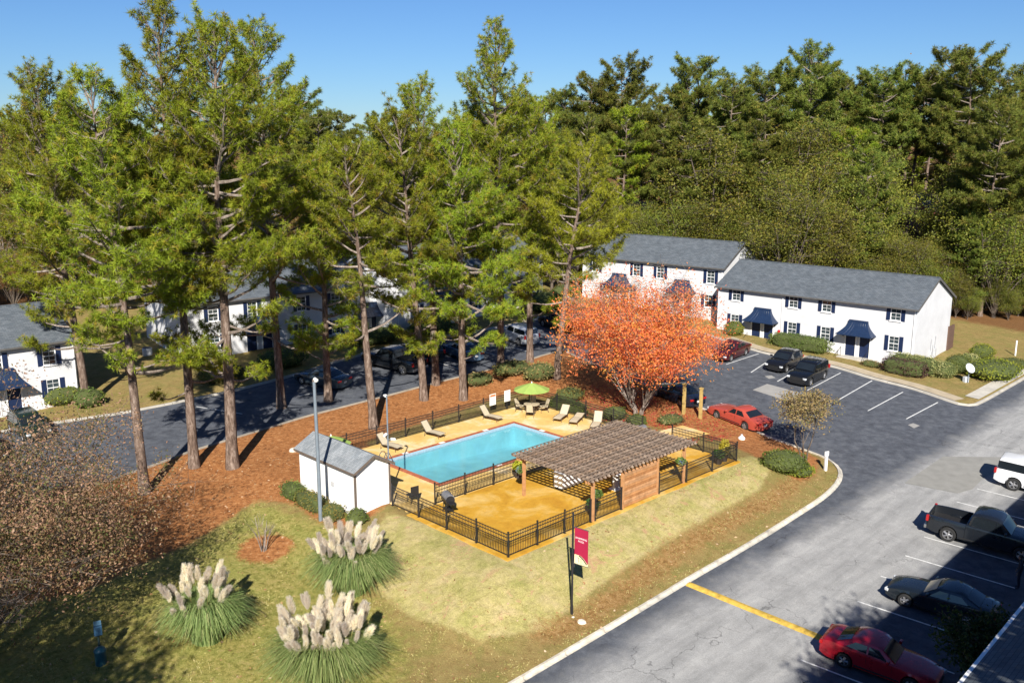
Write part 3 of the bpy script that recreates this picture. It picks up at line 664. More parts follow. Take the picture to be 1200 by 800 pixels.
# ------------------------------------------------------------------ lamp post and camera pole
galv = plain('galvanised_grey', (.21, .25, .29), .45, .12, 3, metal=.3)
b = G(376, 612); hh = Hat(b, 447)
lp = empty('street_lamp', b, 0, 'tall plain grey lamp post with a small top fitting beside the pampas grass', 'street lamp')
MB().tube([(0, 0, -.3), (0, 0, hh * .5), (-.02, 0, hh)], [.115, .10, .085], 12).build('pole', galv, lp, smooth=True)
MB().lathe([(.16, 0), (.16, .03), (.12, .05)], 12).build('base_plate', galv, lp)
MB().box((-.02, 0, hh + .06), (.16, .14, .14)).build('bracket', brown, lp)
MB().tube([(.02, -.02, hh + .16), (.13, -.16, hh + .10)], [.09, .12], 12).build('floodlight', plain('lamp_glass', (.75, .75, .72), .2), lp, smooth=True)
cb = Vector((*uv(.75, 10.6), 0)); hc = Hat(Vector((cb.x, cb.y, 0)), 463)
cp = empty('camera_pole', (cb.x, cb.y, 0), TH, 'thin dark pole with white security cameras rising beside the white shed', 'pole')
MB().tube([(0, 0, 0), (0, 0, hc)], .045, 8).build('pole', galv, cp, smooth=True)
for dx, dy, z in ((-.25, -.08, hc * .62), (.3, -.1, hc * .56), (.1, .3, hc - .1)):
    mb = MB(); mb.tube([(0, 0, z), (dx * .6, dy * .6, z + .03)], .02, 6); mb.build('bracket', galv, cp)
    MB().tube([(dx * .55, dy * .55, z + .03), (dx * 1.35, dy * 1.35, z - .02)], [.085, .075], 10).build('security_camera', whitep, cp, smooth=True)
# ------------------------------------------------------------------ banner sign
b = G(670, 721); hs = Hat(b, 602)
sg = empty('pool_sign', b, 0, 'tall black pole sign with a crimson banner lettered SWIMMING POOL', 'sign')
MB().tube([(0, 0, -.2), (0, 0, hs)], .05, 10).build('pole', black, sg, smooth=True); MB().tube([(0, 0, -.1), (0, 0, .5)], .07, 10).build('pole_sleeve', black, sg); MB().lathe([(.06, 0), (.06, .04), (.03, .07), (.0, .08)], 10, (0, 0, hs)).build('finial', black, sg)
BW, BH = .72, 1.72; ba = R(-38); zt = hs - .62
bn = tag(empty('banner', (0, 0, 0), ba)); bn.parent = sg
crim = plain('crimson_vinyl', (.34, .012, .05), .5, .1, 2)
cream = plain('cream_vinyl', (.78, .66, .38), .5, .25, 1.2, var2=(.85, .82, .72))
for z in (zt + .02, zt - BH - .02): MB().tube([(0, 0, z), (BW + .14, 0, z)], .018, 8).build('arm', steel, sg, None, (0, 0, ba))
bpx, bcx = .11, .015
def wavy(mb, pts, n=1): mb.add(pts, [tuple(range(len(pts)))])
def curve(x): return -.98 - .60 * (max(x - .25, 0) / (BW - .25)) ** 1.6 - .0 if False else 0
arc = [(BW * i / 10, zt - BH * (.745 + .19 * max(0, (i - 4) / 6.0) ** 1.6)) for i in range(11)]
mb = MB(); mb.prism([(0 + bpx, zt)] + [(x + bpx, z) for x, z in arc] + [(BW + bpx, zt)], -bcx, bcx); mb.build('banner_cloth', crim, bn)
mb = MB(); mb.prism([(x + bpx, z - .001) for x, z in arc] + [(BW + bpx, zt - BH), (bpx, zt - BH)], -bcx, bcx); mb.build('banner_foot', cream, bn)
mb = MB()
for s in (1, -1):   # printed stalk ornaments and dark swirl on the cream foot
    y = -s * (bcx + .004)
    for x0, x1, z0, z1 in ((.22, .24, -1.64, -1.40), (.36, .375, -1.66, -1.44), (.15, .27, -1.42, -1.405), (.30, .40, -1.45, -1.435)):
        mb.span((bpx + x0, y - .002, zt + z0), (bpx + x1, y + .002, zt + z1))
    mb.prism([(bpx + x - .03, z - .0) for x, z in arc[4:]] + [(bpx + x - .06, z - .05) for x, z in arc[4:][::-1]], y - .002, y + .002)
mb.build('banner_print', black, bn)
def lettering(txt, size, parent, loc, rot, mat, name='lettering'):
    cu = bpy.data.curves.new('txt', 'FONT'); cu.body = txt; cu.size = size; cu.align_x = 'CENTER'; cu.extrude = .001
    to = bpy.data.objects.new('txt', cu); COL.objects.link(to); dg = bpy.context.evaluated_depsgraph_get(); m_ = bpy.data.meshes.new_from_object(to.evaluated_get(dg))
    bpy.data.objects.remove(to); m_.materials.clear(); m_.materials.append(mat); m_.name = name
    return link(name, m_, parent, loc, rot)
for txt, dz in (('SWIMMING', -.50), ('POOL', -.64)):
    lettering(txt, .125, bn, (bpx + BW / 2, -bcx - .004, zt + dz), (R(90), 0, 0), wpaint)
    lettering(txt, .125, bn, (bpx + BW / 2, bcx + .004, zt + dz), (R(90), 0, R(180)), wpaint)
MB().box((.06, 0, hs * .52), (.1, .1, .32)).build('control_box', black, sg)
rockm = plain('pale_rock', (.62, .55, .44), .9, .25, 4, bump=.6, bscale=8)
def rock(p, r, seed, label):
    g = random.Random(seed); bm = bmesh.new(); bmesh.ops.create_icosphere(bm, subdivisions=2, radius=r)
    for v in bm.verts: v.co *= g.uniform(.82, 1.12); v.co.z *= .6
    m_ = bpy.data.meshes.new('rock'); bm.to_mesh(m_); bm.free(); m_.materials.append(rockm); o = link('rock', m_, None, (p.x, p.y, p.z + r * .4)); return tag(o, label, 'rock')
rock(G(681, 731), .22, 1, 'pale rounded rock on the dirt beside the banner pole'); rock(G(671, 724), .11, 2, 'small pale stone against the foot of the banner pole')
rock(G(345, 530), .35, 4, 'buff boulder on the pine straw behind the shed')
# ------------------------------------------------------------------ splash slab, drain walk behind the fence
o = MB().box((0, 0, .03), (1.3, .34, .06)).build('splash_block', kpaint, None, G(655, 633) + Vector((0, 0, .02)), (0, 0, TH)); tag(o, 'narrow white concrete splash block on the grass below the fence', 'splash block')
o = MB().box((0, 0, .03), (.9, .3, .06)).build('splash_block', kpaint, None, G(722, 604) + Vector((0, 0, .02)), (0, 0, TH)); tag(o, 'white concrete splash block on the grass by the wooden screen', 'splash block')
walk('drain_path', [uv(a, 20.6) for a in range(4, 16)], .8, .06, conc)
# ------------------------------------------------------------------ loungers
sling = plain('tan_sling_fabric', (.47, .40, .28), .8, .12, 8, bump=.2, bscale=60); frame_m = plain('bronze_frame', (.09, .07, .05), .5, .2, 4)
def lounger(u, v_, rot, back, label):
    "x runs from the head to the feet"
    o = empty('sun_lounger', (*uv(u, v_), 0), TH + rot, label, 'sun lounger', 'sun loungers round the pool')
    L1, L2, w, h = 1.22, .78, .62, .36; bx, bz = -L2 * math.cos(back), h + L2 * math.sin(back)
    prof = [(bx, bz), (bx * .5, h + (bz - h) * .48), (0, h - .02), (.3, h - .0), (.8, h + .0), (L1, h - .04)]
    mb = MB(); n = len(prof); mb.add([(x, y, z) for x, z in prof for y in (-w / 2 + .03, w / 2 - .03)] + [(x, y, z - .025) for x, z in prof for y in (-w / 2 + .03, w / 2 - .03)],
        [(2 * i, 2 * i + 1, 2 * i + 3, 2 * i + 2) for i in range(n - 1)] + [(2 * n + 2 * i, 2 * n + 2 * i + 2, 2 * n + 2 * i + 3, 2 * n + 2 * i + 1) for i in range(n - 1)] + [(0, 2 * n, 2 * n + 1, 1), (2 * n - 2, 2 * n - 1, 4 * n - 1, 4 * n - 2)] + [(2 * i, 2 * i + 2, 2 * n + 2 * i + 2, 2 * n + 2 * i) for i in range(n - 1)] + [(2 * i + 1, 2 * n + 2 * i + 1, 2 * n + 2 * i + 3, 2 * i + 3) for i in range(n - 1)])
    mb.build('sling', sling, o)
    mb = MB()
    for y in (-w / 2, w / 2): mb.tube([(x, y, z - .01) for x, z in prof], .022, 6)
    mb.build('frame', frame_m, o, smooth=True)
    for x in (-.12, L1 - .18):
        for y in (-w / 2, w / 2): MB().tube([(x, y, h - .04), (x + (.08 if x > 0 else -.05), y, 0)], .02, 6).build('leg', frame_m, o)
    MB().tube([(bx * .5, -w / 2, h + (bz - h) * .45), (bx * .62, 0, .1), (bx * .5, w / 2, h + (bz - h) * .45)], .012, 6).build('back_stay', frame_m, o)
def puv(px, py): q = Gz(px, py, 0); return to_uv(q.x, q.y)
for px, py, rot, back, lab in [(452, 525, -78, 50, 'tan sun lounger beside the pool ladder, back raised'), (503, 510, -80, 52, 'tan sun lounger with raised back in front of the drain path'), (571, 491, -80, 52, 'tan sun lounger with raised back under the two pool signs'),
                               (660, 490, 200, 45, 'tan sun lounger with raised back in front of the clipped green hedge'), (677, 493.5, 205, 6, 'tan sun lounger laid flat between two raised ones'), (700, 499, 210, 55, 'tan sun lounger with raised back, half hidden by the pergola roof')]:
    u, v_ = puv(px, py); lounger(u, v_, R(rot), R(back), lab)
# ------------------------------------------------------------------ table, chairs, umbrellas
lime = plain('lime_canvas', (.27, .38, .085), .8, .12, 1.5)
def umbrella(p, r, h, label, tilt=0, table=False):
    o = empty('patio_umbrella', p, .3, label, 'umbrella', 'lime patio umbrellas')
    MB().tube([(0, 0, 0), (0, 0, h)], .024, 8).build('pole', frame_m, o, smooth=True)
    MB().lathe([(.3, 0), (.3, .06), (.08, .1), (.05, .3)], 16).build('base', frame_m, o, smooth=True)
    n = 8; 
    for k in range(n):
        a0, a1 = 2 * math.pi * k / n, 2 * math.pi * (k + 1) / n; mb = MB(); vs_ = []; m = 4
        for i in range(m + 1):
            t = i / m; rr = r * t; z = h - .42 * t - .10 * t * t
            for j in range(3):
                a = a0 + (a1 - a0) * j / 2; f = (1 if j != 1 else .955); vs_.append((rr * f * math.cos(a), rr * f * math.sin(a), z + (0 if j != 1 else -.03 * t)))
        mb.add(vs_, [(3 * i + j, 3 * i + j + 1, 3 * i + 3 + j + 1, 3 * i + 3 + j) for i in range(m) for j in range(2)])
        mb.build('canopy_panel', lime, o, smooth=True, angle=20)
        MB().tube([(0, 0, h - .03), (r * .98 * math.cos(a0), r * .98 * math.sin(a0), h - .54)], .012, 5).build('rib', frame_m, o)
    MB().lathe([(.05, -.02), (.03, .05), (.0, .12)], 8, (0, 0, h)).build('finial', wpaint, o)
    return o
u, v_ = puv(623, 484); tb = Vector((*uv(u, v_), 0))
umbrella(tb, 1.38, 2.35, 'lime green patio umbrella open over the round table')
o = empty('patio_table', tb, 0, 'round tan patio table under the lime umbrella', 'table')
stone = plain('tan_tabletop', (.42, .35, .24), .6, .2, 6)
MB().lathe([(.58, .70), (.6, .71), (.6, .735), (.58, .745)], 24).build('tabletop', stone, o, smooth=True)
for k in range(4):
    a = .5 + k * math.pi / 2; MB().tube([(.42 * math.cos(a), .42 * math.sin(a), .7), (.36 * math.cos(a), .36 * math.sin(a), 0)], .022, 6).build('leg', frame_m, o)
def chair(p, rz, label):
    o = empty('patio_chair', p, rz, label, 'chair', 'patio chairs round the table')
    mb = MB(); mb.add([(.25, -.26, .44), (.25, .26, .44), (-.22, .24, .40), (-.22, -.24, .40), (-.42, .22, .98), (-.42, -.22, .98)], [(0, 1, 2, 3), (3, 2, 4, 5)]); me_ = mb.mesh('sling', sling); o2 = link('sling', me_, o)
    md = o2.modifiers.new('s', 'SOLIDIFY'); md.thickness = .03
    for y in (-.28, .28):
        MB().tube([(-.44, y * .85, 1.0), (-.22, y, .42), (.27, y, .46), (.3, y, .0)], .018, 6).build('side_frame', frame_m, o); MB().tube([(-.2, y, .42), (-.32, y, 0)], .018, 6).build('leg', frame_m, o)
        MB().box((-.02, y, .66), (.5, .05, .03)).build('arm', frame_m, o); MB().tube([(.2, y, .46), (.22, y, .66)], .015, 6).build('arm_post', frame_m, o)
for a, lab in ((150, 'tan patio chair at the table, back turned to the pool signs'), (20, 'tan patio chair at the table, back turned to the green hedge'), (262, 'tan patio chair tucked under the table, back to the water'), (85, 'tan patio chair behind the round table, back to the fence')):
    chair(tb + Vector((math.cos(R(a)) * .95, math.sin(R(a)) * .95, 0)), R(a + 180), lab)
umbrella(Vector((*uv(1.2, 17.1), 0)), 1.25, 2.0, 'lime green patio umbrella showing behind the shed roof')
# ------------------------------------------------------------------ pool rule signs on the fence
signprint = plain('sign_print', (.16, .17, .2), .6); signred = plain('sign_orange', (.55, .16, .06), .6)
def rule_sign(u, orange, label):
    o = empty('pool_rules_sign', (*uv(u, 18.62), .62), TH, label, 'sign')
    MB().box((0, 0, .42), (.62, .02, .86)).build('board', wpaint, o, bevel=.004)
    if orange: MB().box((0, -.013, .72), (.54, .004, .16)).build('heading_band', signred, o)
    else: MB().box((0, -.013, .77), (.4, .004, .035)).build('heading_line', signprint, o)
    mb = MB()
    for i in range(9):
        if orange and i > 6: continue
        w = random.uniform(.3, .5); mb.box((-.25 + w / 2, -.013, (.56 if orange else .68) - i * .065), (w, .004, .012))
    tag(mb.build('text_line', plain('sign_text', (.45, .46, .5), .6), o), kind='stuff')
ua, va = puv(575, 483); rule_sign(ua, True, 'white pool rules board with an orange heading on the fence'); ub, vb = puv(592, 479); rule_sign(ub + .1, False, 'plain white notice board on the fence next to the umbrella')
# ------------------------------------------------------------------ grill, bins, pots
def grill(p, rz, label):
    o = empty('barbecue_grill', p, rz, label, 'grill')
    for x in (-.3, .3):
        for y in (-.2, .2): MB().tube([(x, y, 0), (x * .8, y * .8, .75)], .02, 6).build('leg', black, o)
    MB().tube([(-.4, 0, .85), (.4, 0, .85)], .26, 14).build('firebox', black, o, smooth=True); MB().tube([(-.38, 0, .92), (.38, 0, .92)], .255, 14).build('lid', plain('worn_lid', (.16, .16, .17), .5, .3, 4), o, smooth=True)
    MB().box((.65, 0, .8), (.42, .4, .03)).build('side_shelf', black, o); MB().box((-.65, 0, .8), (.42, .4, .03)).build('side_shelf', black, o); MB().box((0, 0, .25), (.6, .4, .02)).build('bottom_shelf', black, o)
    MB().tube([(-.2, -.26, .95), (.2, -.26, .95)], .015, 6).build('handle', steel, o)
grill(Vector((*uv(1.5, 6.3), 0)), TH + 1.2, 'black barbecue grill standing inside the terrace fence by the shed')
grill(Vector((*uv(18.8, 6.6), 0)), TH, 'black barbecue grill beyond the pergola by the paved way out')
o = empty('patio_chair', Vector((*uv(1.1, 8.9), 0)), 2.2, 'dark wire chair in the shade against the shed', 'chair')
MB().box((0, 0, .45), (.5, .5, .04)).build('seat', black, o); MB().box((-.25, 0, .75), (.04, .5, .5)).build('backrest', black, o)
for x in (-.22, .22):
    for y in (-.22, .22): MB().tube([(x, y, 0), (x, y, .45)], .015, 6).build('leg', black, o)
def potted(u, v_, leaf, name, label, h=1.0, r=.42, cone=False):
    o = empty(name, (*uv(u, v_), 0), 0, label, 'plant')
    MB().lathe([(.2, 0), (.27, .3), (.3, .42), (.27, .42), (.25, .36)], 14).build('pot', plain('dark_pot', (.05, .04, .035), .6), o, smooth=True)
    m_ = leaf_blob(700, r, .07, int(u * 10), leaf, h / r / 2, .2); link('foliage', m_, o, (0, 0, .38))
yellow_leaf = leafmat('yellow_leaves', [(.30, .28, .02), (.48, .44, .04), (.55, .52, .08)], .3); green_leaf = leafmat('green_leaves', [(.03, .07, .015), (.06, .13, .025), (.12, .2, .04)], .3)
potted(19.6, .55, yellow_leaf, 'potted_shrub', 'yellow pointed shrub in a pot at the fence corner', 1.1, .36)
potted(18.9, .5, green_leaf, 'potted_shrub', 'low dark green plant in a pot beside the yellow shrub', .5, .42)
ppu, ppv = puv(607, 559)
potted(ppu, ppv, yellow_leaf, 'potted_shrub', 'lime leaved plant in a dark pot by the pergola post', .7, .35)
potted(6.9, .55, green_leaf, 'potted_shrub', 'leafy dark plant in a pot behind the picket fence under the pergola', .6, .4)
# yellow posts flanking the way out
yel = plain('yellow_post_paint', (.42, .30, .10), .8, .3, 3)
for px, py, lab in ((801, 486.5, 'tall yellow timber post beside the red maple trunk'), (820.5, 492, 'tall yellow timber post at the kerb by the old red sedan')):
    g = G(px, py); o = empty('timber_post', g, TH, lab, 'post', 'yellow posts at the way out'); MB().box((0, 0, 1.15), (.2, .2, 2.5)).build('shaft', yel, o, bevel=.01); MB().box((0, 0, 2.44), (.26, .26, .08)).build('cap', yel, o)
MB_ = G(967, 553); o = empty('marker_post', MB_, .3, 'short white square marker post on the kerb point by the clipped shrub', 'post'); MB().box((0, 0, .6), (.16, .16, 1.4)).build('shaft', wpaint, o, bevel=.01); MB().box((.02, 0, 1.26), (.3, .05, .3)).build('cap_board', wpaint, o, bevel=.01)
g = G(1189.5, 418); o = empty('marker_post', g, .3, 'tall white pipe marker post by the pavement near the woods', 'post'); MB().tube([(0, 0, 0), (0, 0, 1.5)], .07, 10).build('shaft', wpaint, o, smooth=True); MB().lathe([(.08, 1.5), (.07, 1.55), (0, 1.57)], 10).build('cap', wpaint, o)
# ------------------------------------------------------------------ pet waste station
b = G(119, 780); o = empty('pet_waste_station', b, .5, 'teal pet waste station with bag dispenser above a round bin', 'waste station')
teal = plain('teal_plastic', (.014, .07, .095), .4, .15, 4, spec=.5); dkg = plain('dark_green_post', (.03, .05, .045), .5)
h_ = Hat(b, 733)
MB().tube([(0, .12, -.1), (0, .12, h_)], .05, 8).build('post', dkg, o, smooth=True)
MB().lathe([(.2, .05), (.22, .1), (.235, .68), (.24, .7)], 18).build('bin', teal, o, smooth=True); MB().lathe([(.255, .70), (.26, .74), (.2, .84), (.08, .9), (0, .91)], 18).build('lid', plain('teal_lid', (.018, .09, .12), .35), o, smooth=True)
MB().box((0, .03, h_ - .22), (.32, .16, .42)).build('bag_dispenser', plain('blue_dispenser', (.025, .07, .13), .4), o, bevel=.02); MB().box((0, .06, h_ + .1), (.3, .02, .2)).build('notice', plain('blue_notice', (.06, .13, .2), .4), o, bevel=.005)
# ------------------------------------------------------------------ litter bag by the kerb
o = empty('rubbish_bag', G(869, 516), 0, 'small white rubbish bag left on the mulch by the kerb', 'bag'); m_ = MB().lathe([(.12, 0), (.24, .08), (.25, .2), (.13, .32), (.05, .36), (.09, .44)], 9).build('bag', wpaint, o, smooth=True)
# ------------------------------------------------------------------ apartment blocks
def brickwall(name, col):
    t = NT(name); o = t.obj(); br = t.n('ShaderNodeTexBrick'); br.inputs['Scale'].default_value = 1; br.inputs['Brick Width'].default_value = .22; br.inputs['Row Height'].default_value = .075; br.inputs['Mortar Size'].default_value = .006
    sx = t.n('ShaderNodeSeparateXYZ'); t.l(o, sx.inputs[0]); cx = t.n('ShaderNodeCombineXYZ'); t.l(t.math('ADD', sx.outputs[0], sx.outputs[1]), cx.inputs[0]); t.l(sx.outputs[2], cx.inputs[1]); t.l(cx.outputs[0], br.inputs['Vector'])
    n = t.noise(o, .7, 5, .6); c = t.ramp(n, [(.25, Vector(col) * .9), (.55, col), (.8, Vector(col) * 1.04)])
    st = t.ramp(t.noise(o, 2.5, 5, .7), [(.3, .88), (.6, 1)]); c = t.mix(.5, c, t.mix(1, c, st, 'MULTIPLY'))
    return t.done(t.bsdf(c, .7, 0, t.bump(br.outputs['Fac'], -.25, .008), .3))
wallm = brickwall('white_painted_brick', (.60, .60, .605)); redwall = brickwall('red_brick_wall', (.33, .12, .08))
navy = plain('navy_paint', (.009, .020, .062), .5, .15, 3); navym = plain('navy_metal', (.008, .022, .060), .42, .15, 2, metal=.0, spec=.6)
glass = plain('window_glass', (.035, .05, .055), .06, .3, 1.2, spec=.9); curtain = plain('curtain', (.30, .38, .36), .7, .25, 5)
gutter = plain('gutter_dark', (.10, .095, .09), .5, .2, 3); trim = plain('white_trim', (.78, .78, .77), .5, .05, 3)
WM = {}
def window_meshes(w, h):
    k = (w, h)
    if k in WM: return WM[k]
    f = MB(); t_ = .055
    for x in (-w / 2 + t_ / 2, w / 2 - t_ / 2): f.box((x, .04, h / 2), (t_, .06, h))
    for z in (t_ / 2, h / 2, h - t_ / 2): f.box((0, .04, z), (w - 2 * t_, .055, t_))
    for z in (h * .25, h * .75): f.box((0, .045, z), (w - 2 * t_, .03, .02))
    f.box((0, .045, h / 2), (.02, .03, h - 2 * t_))
    g = MB().box((0, .06, 0), (w - .1, .012, h / 2 - .06)); s = MB().box((0, -.03, -.045), (w + .16, .14, .08))
    c = MB().box((0, .14, h * .5), (w - .06, .02, h - .06))
    sh = MB(); sh.box((0, -.02, h / 2), (w * .38, .03, h + .04))
    for i in range(12): sh.box((0, -.038, .08 + i * (h - .12) / 12), (w * .30, .012, .03))
    WM[k] = (f.mesh('frame', trim), g.mesh('pane', glass), s.mesh('sill', trim), sh.mesh('shutter', navy), c.mesh('curtain', curtain)); return WM[k]
def add_window(par, x, z, w=.92, h=1.35, shutters=True, y=0):
    f, g, s, sh, c = window_meshes(w, h); o = link('window', f, par, (x, y, z))
    link('pane', g, o, (0, 0, h * .25 + .01)); link('pane', g, o, (0, 0, h * .75 - .01)); link('sill', s, o); link('curtain', c, o)
    if shutters:
        for k in (-1, 1): link('shutter', sh, par, (x + k * (w / 2 + w * .21), y, z))
def add_door(par, x, z, w=.92, h=2.05):
    o = MB().box((x, .07, z + h / 2), (w, .05, h)).build('door', navy, par)
    for (dx, dz, a, b) in ((-.2, 1.55, .26, .5), (.2, 1.55, .26, .5), (-.2, .9, .26, .55), (.2, .9, .26, .55)): MB().box((x + dx, .042, z + dz), (a, .012, b)).build('panel', navy, o)
    MB().tube([(x + w * .4, .03, z + 1), (x + w * .4, -.03, z + 1)], .03, 8).build('handle', steel, o)
    m = MB()
    for s in (-1, 1): m.box((x + s * (w / 2 + .05), .02, z + h / 2), (.1, .12, h + .1))
    m.box((x, .02, z + h + .06), (w, .12, .12)); m.build('door_frame', trim, par)
AWN = None
def add_awning(par, x, z, w=3.3, d=1.15, h=1.25):
    global AWN
    if AWN is None:
        n = 7; lv = []
        for i in range(n + 1):
            t = i / n; k = t ** 1.9; lv.append((w * .5 * (.52 + .48 * k), .22 + (d - .22) * k, h * (1 - t)))
        m = MB(); vs_ = []
        for hw, dp, zz in lv: vs_ += [(-hw, 0, zz), (-hw, -dp, zz), (hw, -dp, zz), (hw, 0, zz)]
        fs = [(4 * i + j, 4 * i + j + 1, 4 * i + 5 + j, 4 * i + 4 + j) for i in range(n) for j in range(3)] + [(0, 1, 2, 3)]
        m.add(vs_, fs); m.box((0, -d / 2, -.04), (w + .04, d, .07))
        sm = MB()
        for q in range(1, 9):
            f = -1 + 2 * q / 9; sm.tube([(hw * f, -dp - .005, zz) for hw, dp, zz in lv], .014, 4)
        for s in (-1, 1):
            for f in (.4, .8): sm.tube([(s * (hw + .004), -dp * f, zz) for hw, dp, zz in lv], .014, 4)
        AWN = (m.mesh('awning', navym), sm.mesh('seam', navym))
    o = link('awning', AWN[0], par, (x, 0, z)); link('seam', AWN[1], o)
def block(name, label, org, rz, L, D, eave, wins, doors, awn, group='white apartment blocks', base=-1.5, hip=0.0, rise=2.15, wall=None, roof=None, sidewins=(), wsize=(.92, 1.35), shutters=True):
    "org: facade corner at floor level; local x along the facade, y into the house"
    wall = wall or wallm; roof = roof or roofm
    o = empty(name, org, rz, label, 'building', group)
    ops = [(x - wsize[0] / 2, z, x + wsize[0] / 2, z + wsize[1]) for x, z in wins] + [(x - .46, z, x + .46, z + 2.05) for x, z in doors]
    xs = sorted({0, L} | {a for q in ops for a in (q[0], q[2])}); zs = sorted({base, eave} | {a for q in ops for a in (q[1], q[3])})
    m = MB(); 
    for x0, x1 in zip(xs, xs[1:]):
        for z0, z1 in zip(zs, zs[1:]):
            cx, cz = (x0 + x1) / 2, (z0 + z1) / 2
            if not any(a < cx < c and b < cz < d for a, b, c, d in ops): m.add([(x0, 0, z0), (x1, 0, z0), (x1, 0, z1), (x0, 0, z1)], [(0, 1, 2, 3)])
    for a, b, c, d in ops:
        r = .16
        for p in ([(a, 0, b), (a, r, b), (a, r, d), (a, 0, d)], [(c, 0, b), (c, 0, d), (c, r, d), (c, r, b)], [(a, 0, d), (a, r, d), (c, r, d), (c, 0, d)], [(a, 0, b), (c, 0, b), (c, r, b), (a, r, b)]): m.add(p, [(0, 1, 2, 3)])
        m.add([(a, r, b), (c, r, b), (c, r, d), (a, r, d)], [(0, 1, 2, 3)])
    me_ = bpy.data.meshes.new('front_wall'); me_.from_pydata(m.v, [], m.f); me_.materials.append(wall); link('front_wall', me_, o)
    def endw(x, hp):
        p = [(0, base), (D, base), (D, eave), (0, eave)] if hp else [(0, base), (D, base), (D, eave), (D / 2, eave + rise), (0, eave)]
        n = len(p); e = x + (.2 if x == 0 else -.2); q = MB(); q.add([(x, a, b) for a, b in p] + [(e, min(max(a, .02), D - .02), b - .01) for a, b in p], [tuple(range(n)), tuple(range(2 * n - 1, n - 1, -1))] + [(i, (i + 1) % n, n + (i + 1) % n, n + i) for i in range(n)])
        return q.build('end_wall', wall, o)
    endw(0, hip > 0); e1 = endw(L, False)
    MB().span((.02, D - .2, base), (L - .02, D, eave)).build('rear_wall', wall, o)
    ov = .38; slope = rise / (D / 2); th = .1
    for s in (0, 1):
        y0, y1 = (-ov, D / 2) if s == 0 else (D + ov, D / 2); z0 = eave - ov * slope + .06; z1 = eave + rise + .06
        xl, xr = (-ov * .6, L + ov * .6); xr0 = xl + hip
        q = MB(); q.add([(xl, y0, z0), (xr, y0, z0), (xr, y1, z1), (xr0, y1, z1), (xl, y0, z0 + th), (xr, y0, z0 + th), (xr, y1, z1 + th), (xr0, y1, z1 + th)], [(0, 1, 2, 3), (4, 5, 6, 7), (0, 1, 5, 4), (1, 2, 6, 5), (2, 3, 7, 6), (3, 0, 4, 7)]); q.build('roof_slope', roof, o)
        q = MB(); q.span((xl, y0 - (.1 if s == 0 else 0), z0 - .02), (xr, y0 + (0 if s == 0 else .1), z0 + .1)); q.build('gutter', gutter, o)
    if hip > 0:
        xl = -ov * .6; z0 = eave - ov * slope + .06; z1 = eave + rise + .06; q = MB(); q.add([(xl, -ov, z0 + .001), (xl + hip, D / 2, z1), (xl, D + ov, z0 + .001), (xl, -ov, z0 + th), (xl + hip, D / 2, z1 + th), (xl, D + ov, z0 + th)], [(0, 1, 2), (3, 4, 5), (0, 1, 4, 3), (1, 2, 5, 4), (2, 0, 3, 5)]); q.build('roof_hip', roof, o)
        q = MB(); q.span((xl - .1, -ov, z0 - .02), (xl, D + ov, z0 + .1)); q.build('gutter', gutter, o)
    ends = [L + ov * .6] + ([] if hip else [-ov * .6])
    for x in ends:   # rake boards
        for y0 in (-ov, D + ov):
            a = Vector((x, y0, eave - ov * slope + .02)); b_ = Vector((x, D / 2, eave + rise + .02)); q = MB(); h = Vector((0, 0, .2)); w_ = Vector((.03 if x > 0 else -.03, 0, 0))
            q.add([a - h * .5, b_ - h * .5, b_ + h * .45, a + h * .45] + [p + w_ for p in (a - h * .5, b_ - h * .5, b_ + h * .45, a + h * .45)], [(0, 1, 2, 3), (4, 5, 6, 7), (0, 1, 5, 4), (1, 2, 6, 5), (2, 3, 7, 6), (3, 0, 4, 7)]); q.build('rake_board', trim if hip or name != 'apartment_block' else gutter, o)
    q = MB(); q.box((L / 2, D / 2, eave + rise + .15), (L + .3 - hip, .3, .05)) if not hip else q.box((L / 2 + hip / 2, D / 2, eave + rise + .15), (L - hip, .3, .05)); q.build('ridge_cap', roof, o)
    for x in (.12, L - .12, L * .36):
        q = MB(); q.box((x, -.05, (eave + base) / 2), (.08, .07, eave - base)); q.build('downpipe', trim, o)
    for x, z in wins: add_window(o, x, z, *wsize, shutters)
    for x, z in doors: add_door(o, x, z)
    for x, z in awn: add_awning(o, x, z)
    return o
def on_facade(org, rz, px, py):
    "facade coordinates (along, up) of a place seen in the photograph"
    d = Vector((math.cos(rz), math.sin(rz), 0)); n = Vector((-math.sin(rz), math.cos(rz), 0)); r = ray(px, py); t = (Vector(org) - Vector((0, 0, CAMZ))).dot(n) / r.dot(n); p = Vector((0, 0, CAMZ)) + r * t
    return (p - Vector(org)).dot(d), p.z - org[2]
# block with two awnings (its gable end towards the street)
ea = 5.5; r_ = Gz(1075, 362, ea); l_ = Gz(842, 335, ea); rzA = math.atan2(r_.y - l_.y, r_.x - l_.x); LA = (r_ - l_).length; fA = .45
orgA = Vector((l_.x, l_.y, fA))
def F(px, py): return on_facade(orgA, rzA, px, py)
up = [F(x, y)[0] for x, y in ((863, 344), (930, 352), (969, 357), (1050, 367))]; lo = [F(x, y)[0] for x, y in ((861, 374), (928, 385), (967, 391.6), (1047, 404.5))]
zu = sum(F(x, y)[1] for x, y in ((930, 352), (969, 357), (1050, 367))) / 3 - .68; zl = sum(F(x, y)[1] for x, y in ((928, 385), (967, 391.6))) / 2 - .68
dd = [F(x, y)[0] for x, y in ((886, 385), (900.5, 386), (996.5, 402), (1013, 404.5))]; zd = F(1005, 418)[1]
print('A', LA, up, lo, zu, zl, dd, zd)
wA = [(x, zu) for x in up] + [(x, zl) for x in lo]
